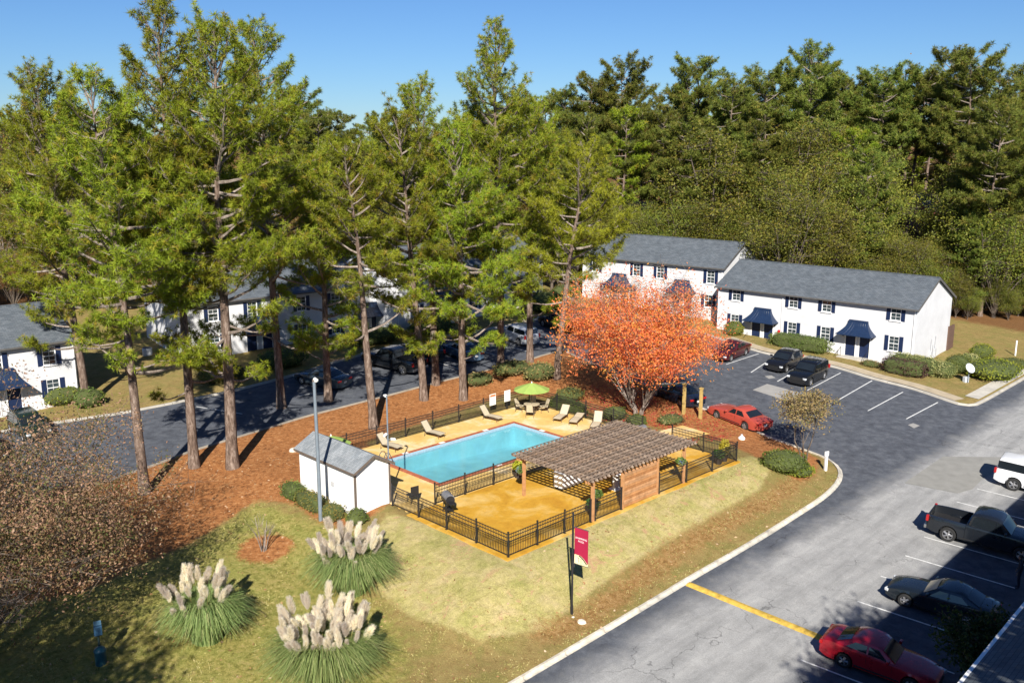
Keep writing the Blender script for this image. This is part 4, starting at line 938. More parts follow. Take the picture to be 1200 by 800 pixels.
A = block('apartment_block', 'white two storey apartment block with navy shutters, gable end beside the street', orgA, rzA, LA, 9.2, ea - fA, wA, [(x, max(zd, -.2)) for x in dd], [((dd[0] + dd[1]) / 2, 2.15), ((dd[2] + dd[3]) / 2, 2.15)])
for k in (0, 1):   # steps and handrails, wall lamps, meters
    x = (dd[2 * k] + dd[2 * k + 1]) / 2
    for i in range(3): MB().box((x, -.5 - .32 * i, max(zd, -.2) - .1 - .17 * i), (3.0, 1.0 if i == 0 else .34, .2)).build('step', conc, A)
    for s in (-1, 1): MB().tube([(x + s * 1.3, -.55, zd - .2), (x + s * 1.3, -.55, zd + .85), (x + s * 1.3, -1.5, zd + .35), (x + s * 1.3, -1.5, zd - .7)], .022, 6).build('handrail', black, A)
    for s in (-1, 1): MB().box((x + s * 1.35, -.08, 1.9), (.12, .14, .22)).build('wall_lamp', black, A)
MB().box((LA * .36 - 1.0 if False else dd[1] + 1.15, -.06, 1.2), (.22, .12, .5)).build('extinguisher_cabinet', plain('red_cabinet', (.5, .02, .03), .5), A)
for y, z, h in ((4.3, .2, .7), (5.4, .25, .8), (4.9, -.3, .4)):
    mb = MB(); mb.box((LA + .09, y, z), (.16, .3, h)); mb.tube([(LA + .08, y, z + h / 2), (LA + .08, y, z + h / 2 + 1.2)], .03, 6); mb.build('meter_box', plain('meter_grey', (.45, .46, .47), .5, .2, 5), A)
MB().box((LA + .05, 9.6, 1.0), (.12, 1.6, 2.4)).build('yard_screen', plain('brown_screen', (.12, .07, .05), .8), A)
# block stepping up the hill behind it
eb = 7.0; r_ = Gz(848, 314, eb); l_ = Gz(683, 299, eb); rzB = math.atan2(r_.y - l_.y, r_.x - l_.x); LB = (r_ - l_).length; fB = 1.95; orgB = Vector((l_.x, l_.y, fB))
ub_ = [on_facade(orgB, rzB, x, y)[0] for x, y in ((698, 305), (774, 317), (833, 322))]; lb_ = [on_facade(orgB, rzB, x, y)[0] for x, y in ((710, 340), (830, 352))]
print('B', LB, ub_, lb_)
xm = on_facade(orgB, rzB, 799, 348)[0]
block('apartment_block', 'white two storey apartment block stepping up behind the red maple', orgB, rzB, LB, 8.8, eb - fB, [(x, 3.3) for x in ub_ + [ub_[1] - 3.0]] + [(x, .75) for x in lb_ + [lb_[0] + 3.1]], [(xm - .75, 0), (xm + .75, 0), (xm - 8.6, 0), (xm - 7.1, 0)], [(xm, 2.15), (xm - 7.85, 2.15)])
# long block behind the car park pines
ec = 6.1; c_ = Gz(214, 357, ec); rzC = R(38); fC = 1.0; orgC = Vector((c_.x, c_.y, fC)); LC = 22.5
block('apartment_block', 'white apartment block with hipped roof half hidden behind the car park pines', orgC, rzC, LC, 10.8, ec - fC, [(x, 3.35) for x in (2.6, 6.2, 11, 14.5, 20)] + [(x, .75) for x in (2.6, 11, 14.5)], [(6.0, 0), (7.5, 0), (17.3, 0), (18.8, 0)], [(6.75, 2.15), (18.05, 2.15)], hip=4.2)
ed = 7.1; c_ = Gz(464, 325, ed); r_ = Gz(636, 302, ed); rzD = math.atan2(r_.y - c_.y, r_.x - c_.x); LD = (r_ - c_).length; fD = 2.0
block('apartment_house', 'white apartment block with bright white rake boards behind the tall pool pines', Vector((c_.x, c_.y, fD)), rzD, LD, 9.0, ed - fD, [(x, 3.3) for x in (2.5, 5.8, 10.5, 14, 19.6)] + [(x, .75) for x in (2.5, 10.5, 14, 19.6)], [(5.4, 0), (6.9, 0), (16.4, 0), (17.9, 0)], [(6.15, 2.15), (17.15, 2.15)])
ee = 5.3; r_ = Gz(86, 396.5, ee); rzE = R(41); LE = 20.0; fE = .35; orgE = Vector((r_.x - LE * math.cos(rzE), r_.y - LE * math.sin(rzE), fE))
EW = [on_facade(orgE, rzE, x, y)[0] for x, y in ((57, 413), (62, 447))]; ed_ = [on_facade(orgE, rzE, x, y)[0] for x, y in ((17, 466),)]
print('E', EW, ed_)
block('apartment_block', 'white apartment block at the end of the drive behind the pink leaved tree', orgE, rzE, LE, 9.2, ee - fE, [(EW[0], 3.2), (EW[1], .75), (ed_[0] - 1, 3.2), (ed_[0] - 5, 3.2), (ed_[0] - 5, .75)], [(ed_[0], 0), (ed_[0] - 1.5, 0)], [(ed_[0] - .75, 2.15)])
# houses glimpsed through the woods
block('brick_house', 'red brick house with grey roof glimpsed through the woods', Vector((61.5, 140.0, 6.3)), R(5), 8, 7, 3.6, [(1.6, .9), (6.2, .9)], [(4.0, .0)], [], base=-4.0, group='houses in the woods', wall=redwall, shutters=False, rise=2.0)
block('white_house', 'white house glimpsed through the pines on the rise', Vector((-46, 122, 5.6)), R(20), 17, 9, 5.6, [(x, z) for x in (2, 6, 10, 14) for z in (.8, 3.6)], [(8, 0)], [], group='houses in the woods', base=-4.0)
block('white_house', 'white gabled house glimpsed far behind the mid pines', Vector((-22, 136, 7.0)), R(12), 15, 9, 5.6, [(x, z) for x in (2, 6, 10, 13) for z in (.8, 3.6)], [(8, 0)], [], group='houses in the woods', base=-4.0)
# satellite dish and ground box beside the gable
g = G(1134, 450); o = empty('satellite_dish', g, R(200), 'grey satellite dish on a short mast over a ground box by the hedge', 'satellite dish'); dm = plain('dish_grey', (.50, .53, .55), .5, .06, 3)
MB().tube([(0, 0, 0), (0, 0, 1.25)], .035, 8).build('mast', galv, o); MB().lathe([(0, 0), (.2, .025), (.36, .075), (.44, .12), (.44, .135), (.3, .075), (0, .02)], 20, (0, 0, 1.35), M=Matrix.Rotation(R(-55), 3, 'X')).build('dish', dm, o, smooth=True); MB().tube([(0, 0, 1.2), (0, .25, 1.5), (0, .32, 1.75)], .015, 6).build('feed_arm', galv, o); MB().box((.0, -.25, .3), (.42, .3, .6)).build('ground_box', dm, o, bevel=.02)
g = G(173, 417); o = empty('air_conditioner', g, .4, 'round topped grey air conditioner on the straw by the white gable wall', 'air conditioner'); MB().lathe([(.4, 0), (.42, .05), (.42, .7), (.38, .75)], 16).build('housing', dm, o, smooth=True); MB().lathe([(.36, .75), (.3, .8), (.05, .82)], 16).build('fan_grille', gutter, o)
# ------------------------------------------------------------------ vehicles (x forward, y left, origin on the ground)
def carpaint(name, col, rough=.28, metal=.25): return plain(name, col, rough, .06, 1.5, metal=metal, spec=.5, coat=.7)
tyre_m = plain('tyre_rubber', (.018, .018, .018), .8, .2, 8); rim_m = plain('alloy_rim', (.42, .42, .43), .35, .1, 5, metal=.8); cglass = plain('car_glass', (.012, .016, .02), .05, .2, 1, spec=.9)
head_m = plain('headlight_glass', (.55, .57, .58), .15, .15, 6, spec=.8); tail_m = plain('taillight_red', (.35, .012, .012), .25, .15, 6, spec=.6); plate_m = plain('licence_plate', (.6, .6, .58), .5, .1, 9); trimb = plain('black_trim', (.014, .014, .015), .6, .1, 5)
WHEEL = {}
def wheel_mesh(r, w):
    k = (r, w)
    if k not in WHEEL:
        rot = Matrix.Rotation(R(90), 3, 'X')
        ty = MB().lathe([(r * .66, -w / 2), (r * .94, -w / 2), (r, -w * .36), (r, w * .36), (r * .94, w / 2), (r * .66, w / 2), (r * .62, w * .3), (r * .62, -w * .3), (r * .66, -w / 2)], 24, M=rot, cap=False).mesh('tyre', tyre_m, True, 30)
        m = MB(); m.lathe([(r * .63, w * .30), (r * .67, w * .43), (r * .60, w * .43), (r * .58, w * .2)], 24, M=rot, cap=False); m.lathe([(r * .63, -w * .30), (r * .67, -w * .43), (r * .60, -w * .43), (r * .58, -w * .2)], 24, M=rot, cap=False); m.lathe([(.01, -w * .36), (r * .15, -w * .38), (r * .17, w * .38), (.01, w * .36)], 12, M=rot)
        for q in range(5):
            a = 2 * math.pi * q / 5
            for s in (1, -1):
                for da in (-.13, .13):
                    p0 = Vector((math.cos(a + da * 2) * r * .14, s * w * .36, math.sin(a + da * 2) * r * .14)); p1 = Vector((math.cos(a + da) * r * .62, s * w * .34, math.sin(a + da) * r * .62)); m.tube([p0, p1], [.035, .028], 5)
        ds = MB().lathe([(.02, -w * .1), (r * .60, -w * .1), (r * .60, w * .1), (.02, w * .1)], 16, M=rot).mesh('brake_disc', trimb)
        WHEEL[k] = (ty, m.mesh('rim', rim_m, True, 40), ds)
    return WHEEL[k]
KINDS = {
 'sedan': dict(L=4.82, W=1.82, H=1.46, wb=2.77, fo=.95, r=.33, hood=(.66, .93), belt=.97, deck=1.05, rear=.92, a=.78, b=.02, c=-1.02, d=-1.78, wr=.70),
 'oldsedan': dict(L=4.95, W=1.84, H=1.39, wb=2.75, fo=1.05, r=.32, hood=(.66, .86), belt=.90, deck=.95, rear=.86, a=.72, b=-.05, c=-.95, d=-1.65, wr=.68),
 'suv': dict(L=4.65, W=1.90, H=1.72, wb=2.72, fo=.92, r=.37, hood=(.86, 1.10), belt=1.12, deck=1.12, rear=1.05, a=.92, b=.18, c=-1.95, d=-2.24, wr=.76),
 'bigsuv': dict(L=5.1, W=2.02, H=1.92, wb=2.95, fo=.98, r=.41, hood=(.98, 1.18), belt=1.2, deck=1.2, rear=1.15, a=.95, b=.3, c=-2.28, d=-2.48, wr=.80),
 'hatch': dict(L=4.3, W=1.80, H=1.55, wb=2.6, fo=.88, r=.33, hood=(.74, 1.0), belt=1.02, deck=1.02, rear=.95, a=.95, b=.2, c=-1.55, d=-2.0, wr=.72),
 'pickup': dict(L=5.9, W=2.03, H=1.94, wb=3.7, fo=1.0, r=.42, hood=(1.08, 1.24), belt=1.26, deck=1.26, rear=1.22, a=1.32, b=.62, c=-.62, d=-.85, wr=.78, bed=-.92),
}
def car(kind, paint, pos, heading, label, cat='car', group=None, rails=False, name='parked_car', rimmat=None):
    k = KINDS[kind]; L, Wd, H = k['L'], k['W'], k['H']; x1 = L / 2; x0 = -L / 2; fx = x1 - k['fo']; rx = fx - k['wb']; r = k['r']; hw = Wd / 2
    e = empty(name, pos, heading, label, cat, group)
    # sit on the slope
    d = Vector((math.cos(heading), math.sin(heading))); zf, zr = Z(pos[0] + d.x * 1.4, pos[1] + d.y * 1.4), Z(pos[0] - d.x * 1.4, pos[1] - d.y * 1.4); n_ = Vector((-d.y, d.x)); zl, zrt = Z(pos[0] + n_.x * .8, pos[1] + n_.y * .8), Z(pos[0] - n_.x * .8, pos[1] - n_.y * .8)
    e.rotation_euler = (math.atan2(zl - zrt, 1.6), -math.atan2(zf - zr, 2.8), heading); e.location = (pos[0], pos[1], (zf + zr) / 2 + .014)
    gb = .22 if kind not in ('pickup', 'bigsuv') else .34
    def top(x):
        if x > k['a']: t = (x - k['a']) / (x1 - k['a']); return k['hood'][1] + (k['hood'][0] - k['hood'][1]) * t ** 2.2
        if x < k['d']: t = min(1, (k['d'] - x) / max(k['d'] - x0, .01)); return k['deck'] + (k['rear'] - k['deck']) * t ** 2
        t = (x - k['d']) / (k['a'] - k['d']); return k['deck'] + (k['hood'][1] - k['deck']) * t
    def half(x):
        t = abs(x - (x1 + x0) / 2) / (L / 2); return hw * (1 - .03 * t ** 2 - .13 * t ** 10)
    ar = r + .075
    def zb(x):
        z = gb + (.10 * max(0, (abs(x) - L * .42) / (L * .08)) if abs(x) > L * .42 else 0)
        for wx in (fx, rx):
            q = ar * ar - (x - wx) ** 2
            if q > 0: z = max(z, r + math.sqrt(q) - .0)
        return z
    xs = sorted(set([round(v, 4) for v in list(np.linspace(x0, x1, 31)) + [x0 + .03, x0 + .1, x1 - .03, x1 - .1] + [w + ar * c for w in (fx, rx) for c in (-1.001, -.985, -.93, -.8, -.6, -.35, 0, .35, .6, .8, .93, .985, 1.001)]]))
    bed = k.get('bed'); 
    def loft(xs_, sec, cap=True):
        m = MB(); rings = [sec(x) for x in xs_]; n = len(rings[0]); vs_ = []
        for x, rg in zip(xs_, rings): vs_ += [(x, y, z) for y, z in rg]
        m.add(vs_, [(i * n + j, i * n + (j + 1) % n, (i + 1) * n + (j + 1) % n, (i + 1) * n + j) for i in range(len(rings) - 1) for j in range(n)])
        if cap: m.add(vs_[:n], [tuple(range(n))]); m.add(vs_[-n:], [tuple(range(n))])
        return m
    def sec(x):
        w, t, b = half(x), top(x), zb(x); inr = max(w - .26, .3); mid = max(b + .03, .52 if gb < .3 else .7); ef = 1 - .05 * max(0, (abs(x) - L * .46) / (L * .04))
        pr = [(inr, gb), (inr, b), (w - .03, b), (w, b + .02), (w * 1.0, max(mid, b + .025)), (w * .985, max(t - .13, b + .03)), (w * .955, t - .03), (w * .90, t * ef), (w * .5, t * ef + .025)]
        return pr + [(0, t * ef + .035)] + [(-y, z) for y, z in pr[::-1]]
    body_x = [x for x in xs if bed is None or x >= bed - 1e-6]
    if bed is not None: body_x = sorted(set(body_x + [bed]))
    loft(body_x, sec).build('body', paint, e, smooth=True, angle=32)
    if bed is not None:
        def bsec(x):
            w, t, b = half(x), top(x), zb(x); inr = max(w - .26, .3); pr = [(inr, gb + .1), (inr, b), (w - .03, b), (w, b + .02), (w, max(.75, b + .025)), (w * .985, t - .04), (w - .04, t), (w - .13, t), (w - .14, .78)]
            return pr + [(0, .78)] + [(-y, z) for y, z in pr[::-1]]
        bx_ = sorted(set([x for x in xs if x < bed - .02 and x > x0 + .06] + [bed - .012, x0 + .06])); loft(bx_, bsec).build('truck_bed', paint, e, smooth=True, angle=32)
        MB().span((x0 + .012, -hw * .93, .72), (x0 + .058, hw * .93, k['rear'] + .02)).build('tailgate', paint, e, bevel=.01)
        MB().span((x0 + .1, -hw * .84, .782), (bed - .05, hw * .84, .80)).build('bed_liner', trimb, e)
        MB().span((x0 - .08, -hw * .93, .45), (x0 + .05, hw * .93, .66)).build('rear_bumper', steel, e, bevel=.03)
    # cabin
    zbelt = lambda x: top(x) - .015
    wb_ = hw * .925; wr = hw * k['wr'] / .74 * .80; A_, B_, C_, D_ = k['a'], k['b'], k['c'], k['d']
    def rows():
        return [(A_, A_ - .02, zbelt(A_) + .0, .97), (B_ + .05, B_ + .10, H - .10, 1.0), (B_ - .12, B_ - .12, H - .03, 1), ((B_ + C_) / 2, (B_ + C_) / 2, H, 1.0), (C_ + .15, C_ + .15, H - .03, .99), (C_ - .03, C_ - .06, H - .11, .97), (D_, D_ + .02, zbelt(D_), .95)]
    m = MB(); vs_ = []; RW = rows(); n = 9
    for i, (xb, xt, zt_, f) in enumerate(RW):
        zbq = zbelt(xb) - .02; w2 = (wr if 0 < i < len(RW) - 1 else wb_ * .93) * f; pr = [(xb, wb_ * f, zbq), (xt, w2 + (wb_ - wr) * .04, zt_ - .04 if 0 < i < len(RW) - 1 else zt_), (xt, w2 * .95, zt_), (xt, w2 * .55, zt_ + .025)]
        ring = pr + [(xt, 0, zt_ + .032)] + [(a, -b, c) for a, b, c in pr[::-1]]; vs_ += ring
    m.add(vs_, [(i * n + j, i * n + j + 1, (i + 1) * n + j + 1, (i + 1) * n + j) for i in range(len(RW) - 1) for j in range(n - 1)]); m.build('cabin', paint, e, smooth=True, angle=38)
    wrr = wr + (wb_ - wr) * .04
    def side(x, t, s, o_=.016):
        zb0 = zbelt(x); zq = zb0 + (H - .11 - zb0) * t; k_ = (zq - zb0 + .02) / (H - .06 - zb0 + .02); fx_ = 1 - .035 * max(0, (C_ + .2 - x) / max(C_ + .2 - D_, .1))
        return (x, s * ((wb_ + (wrr - wb_) * k_) * fx_ + o_), zq)
    def pane(nm, pts, parent=e, mat=cglass): MB().add(pts, [tuple(range(len(pts)))]).build(nm, mat, parent)
    # glazing stands a finger proud of the cabin shell
    ft = lambda t: A_ + (B_ + .1 - A_) * t
    bk_ = lambda t: D_ + (C_ - .03 - D_) * t
    mid = (A_ + D_) / 2 + (.1 if bed is None else .25)
    split = mid; q3 = bk_(.5) + (.38 if kind in ('suv', 'bigsuv', 'hatch') else .12)
    for s in (1, -1):
        pane('side_window', [side(ft(.10) - .28, .10, s), side(split + .04, .10, s), side(split + .04, .92, s), side(ft(.92) - .14, .92, s)])
        if bed is None:
            pane('side_window', [side(split - .04, .10, s), side(q3 - .3 if kind in ('suv', 'bigsuv', 'hatch') else bk_(.1) + .42, .10, s), side(q3 - .3 if kind in ('suv', 'bigsuv', 'hatch') else bk_(.9) + .2, .92, s), side(split - .04, .92, s)])
            if kind in ('suv', 'bigsuv', 'hatch'): pane('side_window', [side(q3 - .38, .14, s), side(bk_(.14) + .16, .14, s), side(bk_(.86) + .14, .86, s), side(q3 - .38, .90, s)])
        else: pane('side_window', [side(split - .04, .10, s), side(D_ + .16, .10, s), side(C_ + .06, .92, s), side(split - .04, .92, s)])
    def slopeglass(nm, xa, za, wa, xb, zb_, wb2, dx, dz):
        pts = []
        for t in (.10, .92):
            x = xa + (xb - xa) * t + dx; z = za + (zb_ - za) * t + dz; w = (wa + (wb2 - wa) * t) * .90; cr = .02
            pts.append([(x, -w, z), (x + dx * .6, -w * .5, z + cr), (x + dx, 0, z + cr * 1.4), (x + dx * .6, w * .5, z + cr), (x, w, z)])
        MB().add(pts[0] + pts[1], [(i, i + 1, i + 6, i + 5) for i in range(4)]).build(nm, cglass, e, smooth=True)
    slopeglass('windscreen', A_, zbelt(A_), wb_ * .93, B_ + .1, H - .10, wr, .016, .014); slopeglass('rear_window', D_, zbelt(D_), wb_ * .90, C_ - .06, H - .11, wr * .97, -.016, .012)
    # lights, plates, mirrors, seams, handles
    for s in (1, -1):
        zt_ = k['hood'][0]; MB().box((x1 - .075, s * hw * .70, zt_ - .085), (.2, hw * .36, .15), rz=-s * .32).build('headlight', head_m, e, bevel=.03)
        if bed is None and kind not in ('suv', 'bigsuv'): MB().box((x0 + .03, s * hw * .70, k['rear'] - .12), (.12, hw * .42, .16)).build('taillight', tail_m, e, bevel=.03)
        else: MB().box((x0 + .05, s * hw * .905, (k['rear'] - .14) if bed is not None else k['rear'] - .06), (.14, hw * .17, .34)).build('taillight', tail_m, e, bevel=.03)
        MB().box((A_ - .28, s * (hw + .06), k['belt'] + .09), (.12, .22, .15)).build('mirror', paint, e, bevel=.035)
        for x in (split + .28, split - .72) if bed is None or True else (): MB().box((x, s * (half(x) + .0), k['belt'] - .13), (.17, .03, .03)).build('door_handle', paint, e)
        for x in (split, A_ - .12, split - .98):
            MB().box((x, s * half(x) * .999, .5 + (k['belt'] - .5) * .5 + .02), (.008, .012, k['belt'] - .62)).build('door_seam', trimb, e)
        MB().box(((fx + rx) / 2, s * (hw + .0), gb + .11), (k['wb'] - 2 * ar - .1, .03, .06)).build('side_sill', trimb, e, bevel=.008)
        if rails: MB().tube([(B_ - .2, s * wr * .82, H + .01), (B_ - .3, s * wr * .84, H + .07), (C_ + .3, s * wr * .84, H + .07), (C_ + .2, s * wr * .82, H + .01)], .018, 6).build('roof_rail', steel, e)
    MB().box((x1 - .005, 0, k['hood'][0] - .2), (.04, hw * .9, .14)).build('grille', trimb, e, bevel=.01); MB().box((x1 + .005, 0, gb + .16), (.06, hw * 1.3, .1)).build('air_intake', trimb, e, bevel=.01)
    MB().box((x0 - (.09 if bed is not None else .012), 0, k['rear'] - .30 if bed is None else .56), (.02, .31, .16)).build('licence_plate', plate_m, e)
    ty, rm, ds = wheel_mesh(r, .23 if gb < .3 else .27)
    for wx in (fx, rx):
        for s in (1, -1):
            wv = link('wheel', ty, e, (wx, s * (hw - .125), r)); wv['label'] = 'tyre and rim of the car'; del wv['label']
            ri = link('rim', rm, wv); link('brake_disc', ds, wv)
    return e
def heading(p, q): return math.atan2(q[1] - p[1], q[0] - p[0])
def place(px, py): g = G(px, py); return (g.x, g.y)
ROWD = R(-37)      # cars of the near row stand at this angle
def from_wheels(kind, pa, pb):
    "pa rear wheel, pb front wheel contact (near side) in the photograph -> centre, heading"
    pass
P_ = carpaint
def near(px, py, rz, kind, front):
    "photo point: contact of the near-side rear (front=False) or front wheel on the camera side"
    k = KINDS[kind]; g = G(px, py); fx = k['L'] / 2 - k['fo']; wx = fx if front else fx - k['wb']; d = Vector((math.cos(rz), math.sin(rz))); n = Vector((-d.y, d.x)); s = -1 if n.y > 0 else 1     # wheel on the side facing the camera
    c = Vector((g.x, g.y)) - d * wx - n * s * (k['W'] / 2 - .02); return (c.x, c.y)
NG = 'cars parked along the near row'; BG = 'cars parked before the white block'; LG = 'cars in the shaded car park'
car('sedan', P_('red_car_paint', (.40, .008, .020)), near(987, 782, ROWD, 'sedan', False), ROWD, 'bright red sedan, front half in shadow, beside the yellow hump', group=NG)
car('sedan', P_('dark_blue_grey_paint', (.011, .016, .022)), near(1059, 711, ROWD + math.pi, 'sedan', True), ROWD + math.pi, 'dark blue grey sedan with beige windscreen shade parked wholly in shadow', group=NG)
car('pickup', P_('slate_pickup_paint', (.012, .015, .020)), near(1109, 634.5, ROWD, 'pickup', False), ROWD, 'slate grey crew cab pickup truck with open bed', 'pickup truck', NG, name='pickup_truck')
car('bigsuv', P_('white_car_paint', (.72, .73, .75), .3, 0), near(1186, 575, ROWD, 'bigsuv', False), ROWD, 'large white estate SUV with dark rear glass, backed to the drive', 'SUV', NG, name='parked_suv')
car('hatch', P_('white_hatch_paint', (.72, .72, .72), .3, 0), near(932, 864, ROWD, 'hatch', False), ROWD, 'white car just entering view past the red sedan, roof and tail only', group=NG)
fa = rzA - R(90)
car('suv', P_('black_car_paint', (.008, .009, .011)), near(950, 453, R(-131), 'suv', True), R(-131), 'black SUV with roof rails, nose to the car park, by the steps', 'SUV', BG, True, name='parked_suv')
car('hatch', P_('black_hatch_paint', (.010, .010, .012)), near(922, 437, R(-131), 'hatch', True), R(-131), 'black hatchback standing before the long clipped hedge', 'car', BG)
car('sedan', P_('maroon_paint', (.075, .010, .014)), near(879, 412.5, R(49), 'sedan', False) if False else near(857, 424, R(-131), 'sedan', True), R(-131), 'maroon sedan half covered by the red maple branches', 'car', BG)
car('oldsedan', P_('faded_red_paint', (.36, .055, .035), .5, 0), (G(863, 497).x + .25, G(863, 497).y + .35), heading(G(875, 507), G(838, 492)), 'faded red older sedan parked along the kerb of the pool island', 'car')
car('sedan', P_('navy_sedan_paint', (.012, .018, .035)), place(792, 469), heading(G(875, 507), G(838, 492)), 'dark navy sedan behind the yellow posts under the red maple', 'car')
h2 = R(128)
car('suv', P_('silver_paint', (.55, .58, .62), .3, .5), near(607, 405, R(128), 'suv', False), R(128), 'silver white SUV in dappled shade, tail to the drive', 'SUV', LG, name='parked_suv')
car('pickup', P_('black_pickup_paint', (.008, .010, .013)), near(471, 439.5, R(146), 'pickup', False), R(146), 'black pickup truck with red tail lamps behind the pool pines', 'pickup truck', LG, name='pickup_truck')
g = G(490, 424); car('suv', P_('dark_teal_paint', (.012, .022, .032)), (g.x + .2, g.y + 1.2), R(130), 'dark SUV with silver roof rails next to the black pickup', 'SUV', LG, True, name='parked_suv')
car('sedan', P_('slate_blue_paint', (.035, .055, .075)), near(384, 457, R(150), 'sedan', False), R(150), 'slate blue sedan parked behind the lamp post', 'car', LG)
g = G(655, 388); car('suv', P_('black_suv_paint', (.006, .006, .008)), (g.x, g.y + 1.0), R(128), 'black SUV in deep shade by the leaning pine trunk', 'SUV', LG, name='parked_suv')
g = G(540, 418); car('sedan', P_('pale_blue_paint', (.10, .16, .24)), (g.x, g.y), R(128), 'pale blue sedan mostly hidden by pine boughs', 'car', LG)
g = G(30, 512); car('hatch', P_('dark_green_paint', (.012, .028, .024)), (g.x, g.y + .6), R(-46), 'dark green hatchback behind the pink leaved tree', 'car', LG)
g = G(2, 532); car('sedan', P_('charcoal_paint', (.02, .02, .022)), (g.x - 1, g.y - .3), R(-46), 'charcoal sedan showing only its bonnet behind pink leaves', 'car', LG)
# beige sunshade inside the dark sedan's windscreen is part of that car
for o in bpy.data.objects:
    if o.get('label', '').startswith('dark blue grey sedan'):
        for c in o.children:
            if c.name.startswith('windscreen'):
                m_ = c.data.copy(); m_.materials.clear(); m_.materials.append(plain('beige_sunshade', (.42, .38, .28), .35, .1, 3)); c.data = m_; c['label'] = 'windscreen with beige sunshade behind it'
# ------------------------------------------------------------------ trees
def barkmat(name, a, b, c_):
    t = NT(name); o = t.obj(); mp = t.n('ShaderNodeMapping'); mp.inputs['Scale'].default_value = (4, 4, 1.1); t.l(o, mp.inputs[0])
    n = t.noise(mp.outputs[0], 1.6, 6, .7, .4); c = t.ramp(n, [(.3, a), (.5, b), (.72, c_)])
    return t.done(t.bsdf(c, .95, 0, t.bump(n, .8, .05), .1))
pine_bark = barkmat('pine_bark', (.035, .024, .018), (.15, .105, .08), (.34, .27, .22)); grey_bark = barkmat('grey_bark', (.05, .04, .032), (.12, .095, .075), (.21, .175, .145))
pale_limb = barkmat('pale_limb', (.09, .07, .055), (.21, .17, .14), (.40, .35, .30))
needles = leafmat('pine_needles', [(.085, .105, .008), (.145, .18, .012), (.215, .265, .016), (.30, .34, .022), (.34, .22, .035)], .30, .6)
needles_y = leafmat('pine_needles_yellow', [(.15, .18, .012), (.23, .28, .018), (.33, .38, .022), (.40, .41, .035)], .32, .6)
needles_d = leafmat('pine_needles_dark', [(.065, .085, .014), (.10, .13, .02), (.15, .18, .026), (.20, .22, .034), (.25, .18, .04)], .28, .6)
def tufts_mesh(name, C, D, K, ln, wd, mat, seed, spread=.9, jit=0.0):
    g = np.random.RandomState(seed); M = len(C)
    d = D[:, None, :] * .6 + g.normal(size=(M, K, 3)) * spread; d /= np.linalg.norm(d, axis=2)[..., None]
    l = ln * (.65 + .6 * g.rand(M, K, 1)) * (.8 + .4 * g.rand(M, 1, 1)); c = C[:, None, :] + g.normal(size=(M, K, 3)) * jit
    p = np.cross(d, g.normal(size=(M, K, 3))); p /= np.linalg.norm(p, axis=2)[..., None] + 1e-9
    b0 = c + d * l * .12; tip = c + d * l; tip[..., 2] -= l[..., 0] * .05
    V_ = np.stack([b0 - p * wd, b0 + p * wd, tip], 2).reshape(-1, 3)
    v = np.repeat(np.clip(g.normal(.45, .2, M), 0, .8), K) + g.rand(M * K) * .18; v = np.where(g.rand(M * K) < .03, 1.0, v)
    return np_mesh(name, V_, 3, mat, {'v': np.clip(v, 0, 1)})
def rnd_unit(g): v = Vector((g.gauss(0, 1), g.gauss(0, 1), g.gauss(0, 1))); return v.normalized()
